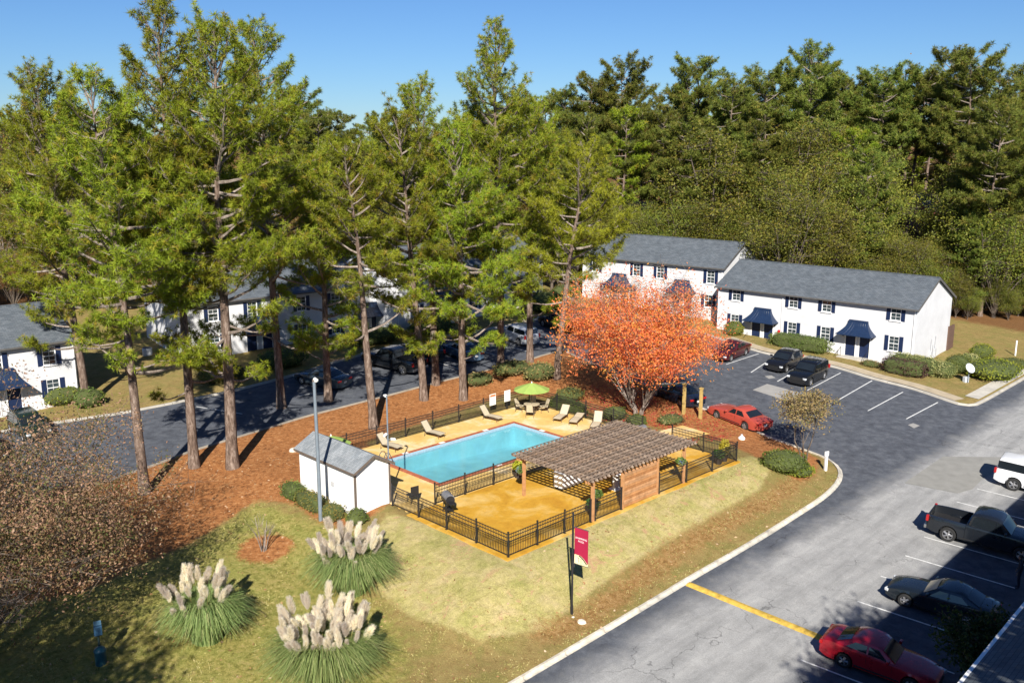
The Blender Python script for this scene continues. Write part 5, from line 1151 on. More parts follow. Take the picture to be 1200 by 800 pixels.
def pine_parts(H, cb, Rr, seed, lean=(0, 0), r0=.31, nl=44, K=29, ln=.35, wd=.018, mat=None, prof=.58, droop=0., dens=1.38, low=0, tip=.0, spread=1.1, elk=50):
    g = random.Random(seed); mat = mat or needles
    def axis(t): return Vector((lean[0] * t ** 1.25 + math.sin(t * 7 + seed) * .16 * (1 if t > .1 else 0) * t, lean[1] * t ** 1.25 + math.cos(t * 6 + seed) * .16 * t, H * t))
    tr = MB(); pts = [axis(i / 16) for i in range(17)]; rad = [r0 * (1 - .93 * (i / 16) ** 1.15) for i in range(17)]; rad[0] = r0 * 1.35; pts[0].z = -.4; tr.tube(pts, rad, 10)
    br = MB(); C = []; D = []; ga = g.uniform(0, 6)
    levels = [cb + (1 - cb) * ((i + .5) / nl) ** .92 * .97 for i in range(nl)] + [cb * g.uniform(.5, .98) for _ in range(low)]
    for i, t in enumerate(levels):
        ga += 2.4 + g.uniform(-.5, .5); q = max(0, (t - cb) / (1 - cb)); isl = t < cb
        pf = ((1 - q) ** prof) * (.62 + .38 * min(1, q / .22)) + .04
        Ln = Rr * pf * g.uniform(.62, 1.15) if not isl else Rr * g.uniform(.35, .85)
        el = R(2 + elk * q ** 1.2 + g.uniform(-22, 26)) - droop; base = axis(t); hd = Vector((math.cos(ga), math.sin(ga), 0))
        P = []; n = 5
        for k in range(n + 1):
            s = k / n; P.append(base + hd * Ln * s * math.cos(el) + Vector((0, 0, Ln * s * math.sin(el) + Ln * .16 * s * s - Ln * .05 * math.sin(s * 3))) + rnd_unit(g) * .06 * Ln * s * (.4 if k < n else .6))
        rb = max(.018, min(.09, .018 * Ln + .012)); br.tube(P, [1.15 * rb * (1 - .8 * k / n) + .006 for k in range(n + 1)], 5, cap=False)
        ns = max(3, int(Ln * 3.6 * dens)); s0 = .40 if not isl else .62
        for j in range(ns):
            s = s0 + (1 - s0) * (j + g.random()) / ns; f = s * n; k = min(int(f), n - 1); p = P[k].lerp(P[k + 1], f - k); dirb = (P[k + 1] - P[k]).normalized()
            sd = Vector((-hd.y, hd.x, 0)) * (1 if j % 2 else -1); sdir = (dirb * g.uniform(.35, .9) + sd * g.uniform(.4, 1) + Vector((0, 0, g.uniform(-.25, .85)))).normalized()
            sl_ = min(1.7, max(.35, Ln * .34 * (1.25 - .6 * s))) * g.uniform(.6, 1.15); m = max(1, int(sl_ / .34 + .5)); e = p + sdir * sl_ + Vector((0, 0, .12 * sl_))
            br.tube([p, (p + e) / 2 + Vector((0, 0, .03)), e], [.018, .013, .007], 3, cap=False)
            for w in range(m):
                a = (w + 1) / m; c = p.lerp(e, a) + rnd_unit(g) * .13; C.append(c); D.append((sdir + Vector((0, 0, .45)) + rnd_unit(g) * .4).normalized())
        C.append(P[-1]); D.append((hd + Vector((0, 0, .4))).normalized())
    top = axis(1)
    for _ in range(8): C.append(top + Vector((g.gauss(0, .18), g.gauss(0, .18), g.uniform(-.9, .25)))); D.append(Vector((g.gauss(0, .3), g.gauss(0, .3), 1)).normalized())
    crown = tufts_mesh('crown', np.array([c[:] for c in C]), np.array([d[:] for d in D]), K, ln, wd, mat, seed, spread)
    return tr.mesh('trunk', pine_bark, True, 60), br.mesh('limbs', pale_limb, True, 60), crown, len(C)
def tree_obj(name, parts, loc, label, group=None, rz=0, sc=1, cat='tree'):
    o = empty(name, loc, rz, label, cat, group); o.scale = (sc, sc, sc)
    for nm, m in zip(('trunk', 'limbs', 'crown'), parts[:3]):
        c = link(nm, m, o)
        if nm == 'limbs': c['kind'] = 'stuff'
    return o
NP = 0
def pine(px, py, tx, ty, Rr, cb, seed, label, mat=None, depth_lean=0., **kw):
    global NP
    b = G(px, py); Ht = Hat(b, ty); k = (b.y) / FPX / math.cos(PITCH); topx = ray(tx, ty); xx = topx.x * b.y / topx.y
    p = pine_parts(Ht, cb, Rr, seed, (xx - b.x, depth_lean), mat=mat, **kw); NP += p[3]
    tree_obj('pine_tree', p, b, label, 'tall pines round the pool and car park')
# foreground and middle pines: foot, top, crown radius, crown base as a share of the height
pine(170, 580, 108, 92, 5.6, .42, 11, 'tall pine on the straw nearest the pink leaved tree, trunk leaning', low=5, nl=60)
pine(228, 549, 184, 4, 5.6, .36, 12, 'tallest pine of the straw bank group, slim dark trunk', low=5, nl=91)
pine(273, 550, 248, 22, 6.0, .38, 13, 'pine with the thickest straight trunk on the straw bank', low=10, nl=84, r0=.37)
pine(102, 476, 34, 84, 6.6, .30, 14, 'leaning pine in front of the white block at the drive end', low=8, nl=68)
pine(330, 478, 296, 30, 6.0, .38, 15, 'pine rising from the car park edge behind the thick trunked one', low=7, nl=84)
pine(438, 503, 404, 172, 4.8, .50, 16, 'slender pine with bare lower trunk behind the back fence', low=3, nl=34)
pine(543, 470, 533, 148, 5.6, .25, 17, 'bushy pine beyond the fence near the pool signs', low=4, nl=57)
pine(511, 452, 489, 102, 6.4, .27, 18, 'broad pine between the pickup and the pool fence', low=4, nl=64)
pine(587, 438, 579, 22, 6.2, .36, 19, 'tallest pine beside the silver SUV with a pointed top', low=5, nl=75, prof=.75)
pine(652, 445, 690, 172, 6.0, .40, 20, 'yellow green pine leaning over the red maple', needles_y, low=4, nl=39)
pine(497, 470, 462, 130, 5.6, .40, 21, 'shorter pine crowded among the pool pines', low=3, nl=46)
pine(621, 425, 622, 110, 5.4, .32, 22, 'pine with a narrow crown just beyond the leaning one', low=2, nl=46)
pine(385, 470, 372, 205, 4.4, .2, 23, 'low bushy pine beside the lamp post', low=2, nl=39)
print('tufts', NP)
# ---- broadleaf trees
def broadleaf_parts(H, Rr, seed, nleaf, size, mat, bark, fork=.22, limbs=6, flat=.8, twig=.35, shell=.35, stems=1, low=.2, asp=.75, bare_top=0.0, tk=.02, elo=.35):
    g = random.Random(seed); tr = MB(); tw = MB(); tips = []
    cz = H * (low + 1) / 2; ch = H * (1 - low) / 2
    r0 = tk * H / math.sqrt(stems)
    for st in range(stems):
        a = 2 * math.pi * st / stems + g.uniform(0, 1); off_ = Vector((math.cos(a), math.sin(a), 0)) * (.0 if stems == 1 else .22); fk = Vector((off_.x * 3, off_.y * 3, H * fork)); tr.tube([off_ - Vector((0, 0, .3)), off_ * 1.4 + Vector((0, 0, H * fork * .5)), fk], [r0 * 1.3, r0, r0 * .85], 8)
        nl = max(2, limbs // stems)
        for i in range(nl):
            aa = a + (2 * math.pi * i / nl if stems == 1 else g.uniform(-.9, .9)) + g.uniform(-.3, .3); e = g.uniform(elo, 1.15)
            end = Vector((math.cos(aa) * Rr * .72 * math.cos(e), math.sin(aa) * Rr * .72 * math.cos(e), cz - H * 0 + ch * (.15 + .72 * math.sin(e)) * g.uniform(.7, 1))); mid = fk.lerp(end, .5) + Vector((0, 0, .06 * H)) + rnd_unit(g) * .05 * H
            tr.tube([fk, mid, end], [r0 * .5, r0 * .3, r0 * .12], 6, cap=False); tips.append((mid, end))
    ends = []
    for mid, end in tips:
        for j in range(9):
            s = g.uniform(.0, 1); p = mid.lerp(end, s); u_ = rnd_unit(g); u_.z = abs(u_.z) * .6 + u_.z * .4
            q = p + u_ * Rr * g.uniform(.25, .5); m = (p + q) / 2 + rnd_unit(g) * .12 * Rr * .3; tw.tube([p, m, q], [r0 * .16, r0 * .1, r0 * .05], 4, cap=False)
            for k in range(7):
                v = rnd_unit(g); v.z = v.z * .7 + .25; e2 = m.lerp(q, g.random()) + v * Rr * g.uniform(.12, .26); tw.tube([m.lerp(q, g.random()), e2], [.012, .004], 3, cap=False); ends.append(e2)
    E = np.array([e[:] for e in ends]); gr = np.random.RandomState(seed)
    # twigs outside the crown ellipsoid are drawn in
    rel = (E - np.array([0, 0, cz])) / np.array([Rr, Rr, ch]); rr = np.linalg.norm(rel, axis=1); f = np.where(rr > 1, 1 / rr, 1)[:, None]; E = rel * f * np.array([Rr, Rr, ch]) + np.array([0, 0, cz])
    kinds = gr.rand(len(E)); hh = (E[:, 2] - E[:, 2].min()) / (np.ptp(E[:, 2]) + 1e-6); w = np.clip(1.0 - bare_top * np.clip((hh - .5) / .32, 0, 1), .03, 1); w /= w.sum()
    ids = gr.choice(len(E), nleaf, p=w); c = E[ids] + gr.normal(size=(nleaf, 3)) * twig * .5
    nrm = gr.normal(size=(nleaf, 3)); nrm[:, 2] += .5; nrm /= np.linalg.norm(nrm, axis=1)[:, None]; a = np.cross(nrm, gr.normal(size=(nleaf, 3))); a /= np.linalg.norm(a, axis=1)[:, None]; b = np.cross(nrm, a); s = size * (.6 + .8 * gr.rand(nleaf))[:, None]
    V_ = np.stack([c - a * s, c - a * s * .1 + b * s * asp * .62, c + a * s, c - a * s * .1 - b * s * asp * .62], 1)
    att = np.clip(kinds[ids] * .6 + gr.rand(nleaf) * .4, 0, 1)
    return tr.mesh('trunk', bark, True, 60), tw.mesh('limbs', bark, True, 60), np_mesh('crown', V_, 4, mat, {'v': att})
red = leafmat('red_maple_leaves', [(.50, .048, .045), (.63, .082, .062), (.70, .118, .075), (.72, .155, .068), (.68, .235, .06), (.38, .25, .06)], .4, .5)
g = G(748, 487); o = tree_obj('maple_tree', broadleaf_parts(Hat(g, 304), 6.7, 31, 50000, .08, red, pale_limb, .08, 32, stems=4, low=.06, twig=.7, bare_top=.9, elo=-.75), g, 'red orange maple tree with thinning grey twigs at the top')
crape = leafmat('crape_leaves', [(.19, .19, .05), (.27, .24, .08), (.34, .25, .10), (.40, .30, .14), (.18, .20, .05)], .35)
g = G(942, 541); tree_obj('crape_myrtle', broadleaf_parts(Hat(g, 462), 2.6, 33, 3400, .085, crape, grey_bark, .3, 9, stems=3, low=.30, twig=.35), g, 'small thinning crape myrtle on the kerb point above the shrub')
pink = leafmat('pink_brown_leaves', [(.06, .075, .022), (.10, .10, .03), (.16, .095, .05), (.26, .12, .085), (.32, .18, .13), (.17, .15, .045)], .3)
g = G(-18, 775); tree_obj('crape_myrtle', broadleaf_parts(12.3, 8.2, 35, 98000, .062, pink, grey_bark, .12, 34, stems=5, low=.02, twig=.75, elo=-.6), g, 'large crape myrtle with dusty pink and olive leaves over the lawn corner')
g = G(-45, 850); tree_obj('crape_myrtle', broadleaf_parts(6.6, 4.3, 37, 6000, .042, pink, pale_limb, .16, 14, stems=5, low=.2, twig=.5), g, 'almost bare crape myrtle with pale twigs below the leafy one')
g = G(309, 647)
tw_ = MB(); gg = random.Random(4)
for i in range(5):
    a = i * 1.3; p = Vector((math.cos(a) * .06, math.sin(a) * .06, -.1)); q = Vector((math.cos(a) * .5, math.sin(a) * .5, 1.35 + .25 * (i % 3))); tw_.tube([p, p.lerp(q, .5) + Vector((0, 0, .15)), q], [.035, .025, .012], 6, cap=False)
tk = tw_.mesh('trunk', pale_limb, True); tl = MB()
for i in range(26):
    a = gg.uniform(0, 6.3); s = gg.uniform(.5, 1); p = Vector((math.cos(a) * .45 * s, math.sin(a) * .45 * s, 1.45 * s)); tl.tube([p, p + Vector((math.cos(a + gg.uniform(-.8, .8)) * .35, math.sin(a + gg.uniform(-.8, .8)) * .35, gg.uniform(.3, .75)))], [.012, .004], 4, cap=False)
o = empty('crape_myrtle', g, 0, 'young leafless crape myrtle in a ring of mulch on the lawn', 'tree'); link('trunk', tk, o); link('twigs', tl.mesh('twigs', pale_limb), o)
# ---- woods: a few trees of each kind, copied
def forest_pine(seed, H, Rr, cb, mat): return pine_parts(H, cb, Rr, seed, (random.Random(seed).uniform(-1, 1), 0), r0=.3, nl=40, K=24, ln=.50, wd=.034, mat=mat, prof=.30, dens=1.25, elk=26, low=2, spread=1.0)
olive = leafmat('olive_leaves', [(.065, .092, .016), (.115, .145, .022), (.175, .19, .026), (.25, .23, .034), (.24, .17, .035)], .35); limeleaf = leafmat('vine_leaves', [(.10, .11, .016), (.17, .18, .026), (.25, .24, .038), (.34, .29, .05)], .4); rust = leafmat('rust_leaves', [(.13, .075, .025), (.22, .11, .035), (.30, .17, .05), (.20, .15, .035)], .35)
KF = {'dark': [forest_pine(100 + i, 27, 5.0 + .4 * i, .40 + .05 * i, needles_d) for i in range(4)], 'pine': [forest_pine(110 + i, 27, 4.4 + .3 * i, .30, needles) for i in range(2)],
      'olive': [broadleaf_parts(18, 5.2 + .5 * i, 120 + i, 20000, .125, olive, grey_bark, .1, 20, low=.0, twig=.9, tk=.013, elo=-.7) for i in range(3)],
      'lime': [broadleaf_parts(17, 4.4, 130 + i, 17000, .12, limeleaf, grey_bark, .1, 20, low=.0, twig=.9, tk=.013, elo=-.7) for i in range(2)],
      'rust': [broadleaf_parts(16, 4.6, 140 + i, 9000, .115, rust, grey_bark, .12, 18, low=.05, twig=.9, tk=.012, elo=-.5) for i in range(2)],
      'bare': [broadleaf_parts(24, 4.6, 150, 900, .14, rust, pale_limb, .3, 14, low=.25, twig=.8)]}
KH = dict(dark=27., pine=27., olive=18., lime=17., rust=16., bare=24.)
LAB = dict(dark='dark evergreen pine in the woods behind the white blocks', pine='bright green pine in the woods behind the white blocks', olive='olive green broadleaf tree in the woods behind the white blocks', lime='yellow green vine clad tree in the woods behind the white blocks', rust='rust brown thinning tree in the woods behind the white blocks', bare='nearly bare tree standing above the woods')
rf = random.Random(77)
def wlabel(kind, x, y, H):
    a = math.degrees(math.atan2(x, y)); where = 'behind the drive end block' if a < -18 else 'behind the hipped block' if a < -8 else 'behind the white rake block' if a < 3 else 'behind the maple block' if a < 13 else 'behind the awning block' if a < 22 else 'near the brick house' if a < 25.5 else 'beyond the street pavement'
    rank = 'fronting the woods' if y < 103.5 else 'edging the woods' if y < 112 else 'amid the woods' if y < 121 else 'rising on the skyline' if y < 137 else 'deep in the woods'
    look = dict(dark='dark evergreen pine', pine='bright green pine', olive='olive green broadleaf tree', lime='yellow green vine clad tree', rust='rust brown thinning tree', bare='nearly bare grey tree')[kind]
    return ('short ' if H < 13 else 'tall ' if H > 27 else '') + look + ' ' + rank + ', ' + where
def wood_tree(kind, x, y, H=None, topy=None):
    z = Z(x, y); b = Vector((x, y, z))
    if topy is not None: H = Hat(b, topy)
    p = rf.choice(KF[kind]); s = H / KH[kind]; o = tree_obj('woodland_pine' if kind in ('dark', 'pine') else 'woodland_tree', p, (x, y, z - .2), wlabel(kind, x, y, H), kind + ' trees of the woods', rf.uniform(0, 6.28), s); w = rf.uniform(.9, 1.15) * (1 if s > .9 else 1.15); o.scale = (s * w, s * w, s)
def X_at(px, y): r = ray(px, 163); return r.x / r.y * y
SKY = [(-60, 135), (-30, 128), (-8, 122), (14, 126), (40, 120), (66, 124), (90, 122), (120, 130), (150, 132), (320, 120), (345, 112), (372, 128), (400, 136), (430, 142), (452, 132), (480, 135), (520, 140), (560, 130), (600, 122), (640, 118), (662, 106), (692, 92), (735, 80), (768, 108), (800, 82), (822, 66), (850, 86), (873, 104), (902, 90), (940, 68), (968, 72), (988, 98), (1012, 96), (1040, 92), (1070, 90), (1112, 62), (1134, 62), (1158, 74), (1180, 86), (1203, 100), (1240, 90)]
def skyline(px):
    for (a, b), (c, d) in zip(SKY, SKY[1:]):
        if a <= px <= c: return b + (d - b) * (px - a) / (c - a)
    return 110
for px, ty in SKY:      # the skyline trees themselves
    y = rf.uniform(122, 134); kind = 'dark' if px > 640 else rf.choice(['dark', 'pine', 'olive', 'rust']) if px < 330 else 'dark'
    wood_tree(kind, X_at(px, y), y, topy=ty + 1)
for px, ty in ((1012, 76), (1052, 60), (1000, 88), (1030, 84), (880, 92)): wood_tree('bare', X_at(px, 138), 138, topy=ty)
# deeper ranks, filling between
for y, dpx, drop, mix in ((150, 34, 14, ['dark', 'dark', 'pine', 'olive']), (116, 30, 46, ['dark', 'olive', 'dark', 'lime', 'pine', 'olive', 'rust']), (108, 30, 95, ['olive', 'lime', 'olive', 'dark', 'dark', 'rust']), (103, 27, 140, ['olive', 'lime', 'dark', 'olive'])):
    px = -60
    while px < 1290:
        q = px + rf.uniform(-9, 9); yy = y + rf.uniform(-3, 3); x = X_at(q, yy)
        ok = True
        if y < 117 and px < 905 and y < 117: ok = y >= 116 and not (640 > px > 395) or px > 905
        if y == 116 and px < 640: yy += 16; x = X_at(q, yy); ok = True
        if y in (108, 103) and px < 925: ok = False
        gap = 1040 < q < 1138 and y < 120
        if gap and y > 110: ok = False
        if ok: 
            k = rf.choice(mix)
            if px < 330 and y == 116: k = rf.choice(['rust', 'rust', 'olive', 'bare'])
            wood_tree('olive' if gap else k, x, yy, topy=rf.uniform(268, 288) if gap else min(skyline(q) + drop + rf.uniform(-12, 22), 300))
        px += dpx
for px, py_, ty, k in ((1085, 300, 266, 'lime'), (1070, 300, 268, 'olive'), (1100, 300, 264, 'olive'), (1150, 300, 190, 'lime'), (1024, 300, 180, 'lime'), (1160, 300, 150, 'dark'), (1170, 300, 130, 'dark'), (1205, 330, 150, 'dark'), (1175, 300, 220, 'dark'), (1210, 300, 240, 'olive'), (1150, 300, 250, 'dark'), (1190, 300, 300, 'dark')):
    y = 104 + rf.uniform(-3, 3); wood_tree(k, X_at(px, y), y, topy=ty)
# understorey closing the edge of the woods down to the ground
px = 640
while px < 1260:
    for rank, (yy, t0, t1) in enumerate(((112, 215, 260), (106, 255, 300), (101, 300, 345))):
        if px < 905 and rank > 0: continue
        if rank == 2 and px < 1120: continue
        q = px + rf.uniform(-8, 8)
        if 1040 < q < 1138 and rank == 0: continue
        if 1040 < q < 1138: t0, t1 = max(t0, 270), max(t1, 292)
        wood_tree(rf.choice(['olive', 'olive', 'lime', 'olive', 'olive'] if q < 1130 else ['olive', 'dark', 'olive']), X_at(q, yy), yy + rf.uniform(-1.5, 1.5), topy=rf.uniform(t0, t1))
    px += 17
px = 340
while px < 640:
    q = px + rf.uniform(-8, 8); yy = 124 + rf.uniform(-3, 3); wood_tree(rf.choice(['olive', 'olive', 'rust', 'lime', 'dark']), X_at(q, yy), yy, topy=rf.uniform(185, 235)); px += 19

for px in range(-60, 345, 15):      # brown thin wood on the slope beyond the pines
    for yy, t0, t1 in ((112, 215, 265), (101, 262, 310)):
        if yy == 101 and px > 160: continue
        q = px + rf.uniform(-6, 6); k = rf.choice(['rust', 'rust', 'olive', 'bare', 'rust', 'olive']); wood_tree(k, X_at(q, yy), yy + rf.uniform(-3, 3), topy=rf.uniform(t0, t1))

for px in range(1036, 1150, 13): wood_tree(rf.choice(['olive', 'lime', 'olive', 'dark']), X_at(px, 156), 156 + rf.uniform(-3, 3), topy=rf.uniform(165, 205))
# ------------------------------------------------------------------ pampas grass
blade_m = leafmat('pampas_blades', [(.12, .17, .05), (.19, .25, .08), (.28, .33, .11), (.46, .43, .21)], .35); dry_m = leafmat('pampas_stems', [(.35, .30, .10), (.45, .38, .16)], .2)
plume_m = leafmat('pampas_plume', [(.86, .77, .64), (.90, .83, .71), (.92, .88, .79)], .72, .9)
def blades(n, rad, h, seed, mat, wd=.016, name='foliage'):
    g = np.random.RandomState(seed); a = g.rand(n) * 2 * np.pi; lean = .12 + .88 * g.rand(n) ** 1.1; L = h * (.7 + .5 * g.rand(n)); d = np.stack([np.cos(a), np.sin(a), np.zeros(n)], 1); p0 = d * (g.rand(n) * .35 * rad)[:, None]; side = np.stack([-np.sin(a), np.cos(a), np.zeros(n)], 1) * wd; side += g.normal(size=(n, 3)) * .004
    S_ = 4; pts = []
    for k in range(S_ + 1):
        t = k / S_; hr = rad * lean * (t ** 1.5) * (.75 + .35 * g.rand(n) if k == S_ else .9); z = L * (np.sin(t * (1.2 + 1.25 * lean)) / np.sin(np.minimum(1.2 + 1.25 * lean, np.pi / 2)) * .95); z = np.maximum(z, .03)
        pts.append(p0 + d * hr[:, None] + np.stack([np.zeros(n), np.zeros(n), z], 1))
    quads = []
    for k in range(S_):
        w0, w1 = 1 - .75 * (k / S_), 1 - .75 * ((k + 1) / S_); quads.append(np.stack([pts[k] - side * w0, pts[k] + side * w0, pts[k + 1] + side * w1, pts[k + 1] - side * w1], 1))
    V_ = np.concatenate(quads, 0); att = np.tile(np.clip(g.normal(.45, .25, n), 0, 1), S_)
    return np_mesh(name, V_, 4, mat, {'v': att})
def plume_mesh(seed):
    g = np.random.RandomState(seed); n = 520; t = g.rand(n) ** .8; a = g.rand(n) * 2 * np.pi; rr = .10 * np.sin(np.pi * np.clip(t * .9 + .1, 0, 1)) ** .7 * (.5 + .6 * g.rand(n)); c = np.stack([np.cos(a) * rr + .1 * t ** 2, np.sin(a) * rr, t * .66], 1)
    d = np.stack([np.cos(a) * .6, np.sin(a) * .6, np.ones(n)], 1) + g.normal(size=(n, 3)) * .25; d /= np.linalg.norm(d, axis=1)[:, None]; p = np.cross(d, g.normal(size=(n, 3))); p /= np.linalg.norm(p, axis=1)[:, None]
    V_ = np.stack([c - p * .012, c + p * .012, c + d * .19], 1); return np_mesh('plume', V_, 3, plume_m, {'v': g.rand(n)})
PLM = [plume_mesh(i) for i in range(4)]
def pampas(px, py, rad, h, n, npl, seed, label, toward, hp):
    b = G(px, py); o = empty('pampas_grass', b, 0, label, 'grass', 'pampas grass clumps on the lawn'); link('foliage', blades(n, rad, h, seed, blade_m), o)
    g = random.Random(seed); st = MB()
    for i in range(npl):
        a = g.uniform(0, 6.28); r = rad * .72 * math.sqrt(g.random()); x, y = math.cos(a) * r + toward[0], math.sin(a) * r + toward[1]; z = hp * g.uniform(.78, 1.2)
        st.tube([(x * .4, y * .4, .3), (x * .8, y * .8, z * .6), (x, y, z)], [.014, .011, .008], 4, cap=False)
        q = link('plume', PLM[i % 4], o, (x, y, z - .06), (g.uniform(-.35, .35), g.uniform(-.1, .5), a)); s = g.uniform(.65, 1.2); q.scale = (s * .85, s * .85, s)
    tag(st.build('stems', dry_m, o), kind='stuff')
pampas(243, 750, 1.9, 1.95, 5600, 44, 5, 'smaller pampas grass with plumes bunched on one side, nearest the waste station', (-.45, .3), 2.05)
pampas(414, 692, 2.2, 2.0, 6600, 64, 6, 'wide pampas grass with scattered plumes beside the lamp post', (-.25, .3), 2.1)
pampas(382, 797, 2.4, 2.0, 7000, 110, 7, 'largest pampas grass, crowded with pale plumes', (-.05, .4), 2.15)
# ------------------------------------------------------------------ hedges and shrubs
hedge_g = leafmat('hedge_green', [(.07, .10, .02), (.10, .14, .025), (.13, .165, .03), (.17, .18, .04)], .25); hedge_o = leafmat('hedge_olive', [(.08, .08, .02), (.14, .13, .03), (.20, .16, .04), (.24, .16, .05)], .25); hedge_p = leafmat('hedge_purple', [(.035, .018, .020), (.065, .03, .03), (.10, .05, .04), (.12, .07, .045)], .2)
hedge_v = leafmat('hedge_variegated', [(.10, .13, .03), (.22, .24, .07), (.36, .35, .13), (.45, .42, .2)], .25); hedge_l = leafmat('hedge_lime', [(.14, .18, .02), (.22, .26, .025), (.3, .3, .04)], .3); dry_b = leafmat('dry_shrub', [(.12, .09, .04), (.2, .14, .06), (.24, .2, .07), (.15, .15, .04)], .25)
core = plain('shrub_core', (.06, .075, .02), .95, .3, 4)
def shrub(x, y, dims, mat, label, rz=0, n=None, shape='sphere', size=.062, seed=1, name='clipped_shrub', group=None, shell=.84):
    o = empty(name, (x, y, Z(x, y) - .04), rz, label, 'shrub', group); dx, dy, dz = dims; n = n or int(540 * (dx * dy + dx * dz + dy * dz) / (size / .062) ** 1.7)
    bm = bmesh.new(); bmesh.ops.create_icosphere(bm, subdivisions=3, radius=1)
    for v in bm.verts:
        q = v.co.normalized(); s = 1.0
        if shape == 'box': q = q / sum(abs(c) ** 5 for c in q) ** .2 * .95
        v.co = Vector((q.x * dx * .88, q.y * dy * .88, q.z * dz * .88 + dz))
    m_ = bpy.data.meshes.new('branch_core'); bm.to_mesh(m_); bm.free(); m_.materials.append(core); link('branch_core', m_, o)
    link('foliage', leaf_blob(n, max(dims), size, seed, mat, shell=shell, shape=shape, dims=dims), o); return o
def pshrub(px, py, *a, **k): g = G(px, py); return shrub(g.x, g.y, *a, **k)
# along the shed
for i, (u, v_, d, m, lab) in enumerate([(-2.9, 14.9, (.55, .9, .5), hedge_g, 'dark green clipped hedge end by the pine straw'), (-2.95, 12.9, (.55, 1.35, .48), hedge_o, 'olive tipped clipped hedge along the shed wall'), (-2.95, 10.9, (.6, .75, .45), hedge_o, 'olive clipped hedge beside the shed corner'), (-2.5, 9.2, (.62, .62, .5), hedge_g, 'round green shrub at the near corner of the shed')]):
    x, y = uv(u, v_); shrub(x, y, d, m, lab, TH, shape='box' if i < 3 else 'sphere', seed=50 + i)
for (u, v_, d, m, lab, sh) in [(21.0, 15.2, (.4, 1.9, .55), hedge_g, 'clipped green hedge behind the fence by the loungers', 'box')]:
    x, y = uv(u, v_); shrub(x, y, d, m, lab, TH, shape=sh, seed=60)
# before the awning block
fd = Vector((math.cos(rzA), math.sin(rzA))); fn = Vector((math.sin(rzA), -math.cos(rzA)))
def fp(s, out): q = Vector((orgA.x, orgA.y)) + fd * s + fn * out; return q.x, q.y
sh_ = lambda px, py: (lambda g: ((Vector((g.x, g.y)) - Vector((orgA.x, orgA.y))).dot(fd), (Vector((g.x, g.y)) - Vector((orgA.x, orgA.y))).dot(fn)))(G(px, py))
s1, o1 = sh_(935, 411); x, y = fp(s1, 1.15); shrub(x, y, (3.1, .95, .78), hedge_g, 'long rounded green hedge under the windows of the awning block', rzA, shape='box', seed=61)
s2, o2 = sh_(861, 393); x, y = fp(s2, 1.0); shrub(x, y, (1.05, .95, .75), hedge_l, 'round yellow green shrub beside the first pair of doors', rzA, seed=62)
s3, o3 = sh_(1046, 447); x, y = fp(s3, 1.9); shrub(x, y, (2.0, .85, .75), hedge_p, 'dark purple clipped hedge facing the parking bays', rzA, shape='box', seed=63)
x, y = fp(s3 + .4, .85); shrub(x, y, (2.3, .75, .9), hedge_v, 'pale green clipped hedge behind the purple one', rzA, shape='box', seed=64)
x, y = fp(s3 - 3.0, 1.7); shrub(x, y, (.95, .5, .35), dry_b, 'low brownish shrub by the entrance steps', rzA, seed=65)
pshrub(1105, 443, (1.15, 1.0, .8), hedge_v, 'pale variegated round shrub at the gable wall', 0, seed=66); pshrub(1121, 438, (1.1, 1.0, .9), hedge_g, 'grey green round shrub behind the variegated one', 0, seed=67)
pshrub(1163, 443, (2.7, 2.2, .85), hedge_l, 'large spreading yellow green shrub by the street pavement', .7, seed=68, size=.09, shell=.6); pshrub(1150, 422, (1.2, .9, .8), hedge_l, 'bright lime shrub by the back corner of the awning block', 0, seed=69)
pshrub(1136, 426, (.9, .8, .5), hedge_v, 'small pale shrub between gable wall and spreading shrub', 0, seed=70); pshrub(1185, 432, (1.6, 1.3, .5), hedge_g, 'low green ground shrub beside the street pavement', .6, seed=71)
pshrub(918, 553, (1.5, 1.15, .75), hedge_g, 'broad dark green shrub under the small crape myrtle', -.3, seed=72); pshrub(936, 558, (.95, .8, .5), hedge_l, 'yellow green shrub spilling towards the kerb point', 0, seed=73)
# rough growth round the car park edges
for i, (px, py, d, m, lab) in enumerate([(600, 440, (1.9, 1.0, .7), dry_b, 'dry brown shrubs on the bank behind the umbrella'), (632, 446, (1.6, 1.1, .8), dry_b, 'straggly brown shrub near the leaning pine'), (560, 452, (1.5, .9, .6), dry_b, 'dry low shrub below the silver SUV'), (668, 470, (1.3, 1.0, .6), hedge_o, 'olive shrub in the shade of the maple'), (720, 492, (1.1, .8, .55), hedge_g, 'small green shrub at the maple foot'), (786, 497, (1.2, .8, .4), dry_b, 'low brown plants between maple and yellow post'), (745, 500, (.9, .7, .5), hedge_g, 'dark green shrub against the terrace fence'),
        (640, 366, (2.4, 1.6, 1.2), hedge_g, 'dark rounded bush beyond the silver SUV'), (662, 352, (2.0, 1.4, 1.0), hedge_o, 'olive bush on the grass rise'), (440, 404, (3.0, 1.2, .9), hedge_g, 'dark hedge before the white rake block'), (330, 432, (2.4, 1.2, .9), hedge_g, 'dark hedge before the hipped block'), (505, 392, (2.6, 1.2, .9), hedge_g, 'green hedge behind the parked dark SUV'), (75, 475, (1.7, .9, .8), hedge_l, 'light green clipped hedge under the drive end windows'), (105, 478, (1.2, .9, .8), hedge_g, 'green shrub at the corner of the drive end block'), (260, 448, (2.2, 1.1, .8), hedge_o, 'olive shrub below the hipped block window'), (700, 392, (2.2, 1.3, .9), hedge_g, 'green bush before the maple block'), (760, 392, (1.8, 1.2, .8), hedge_o, 'olive bush by the maple block doors')]):
    pshrub(px, py, d, m, lab, .6, seed=80 + i, size=.10, shell=.55, name='rough_shrub')
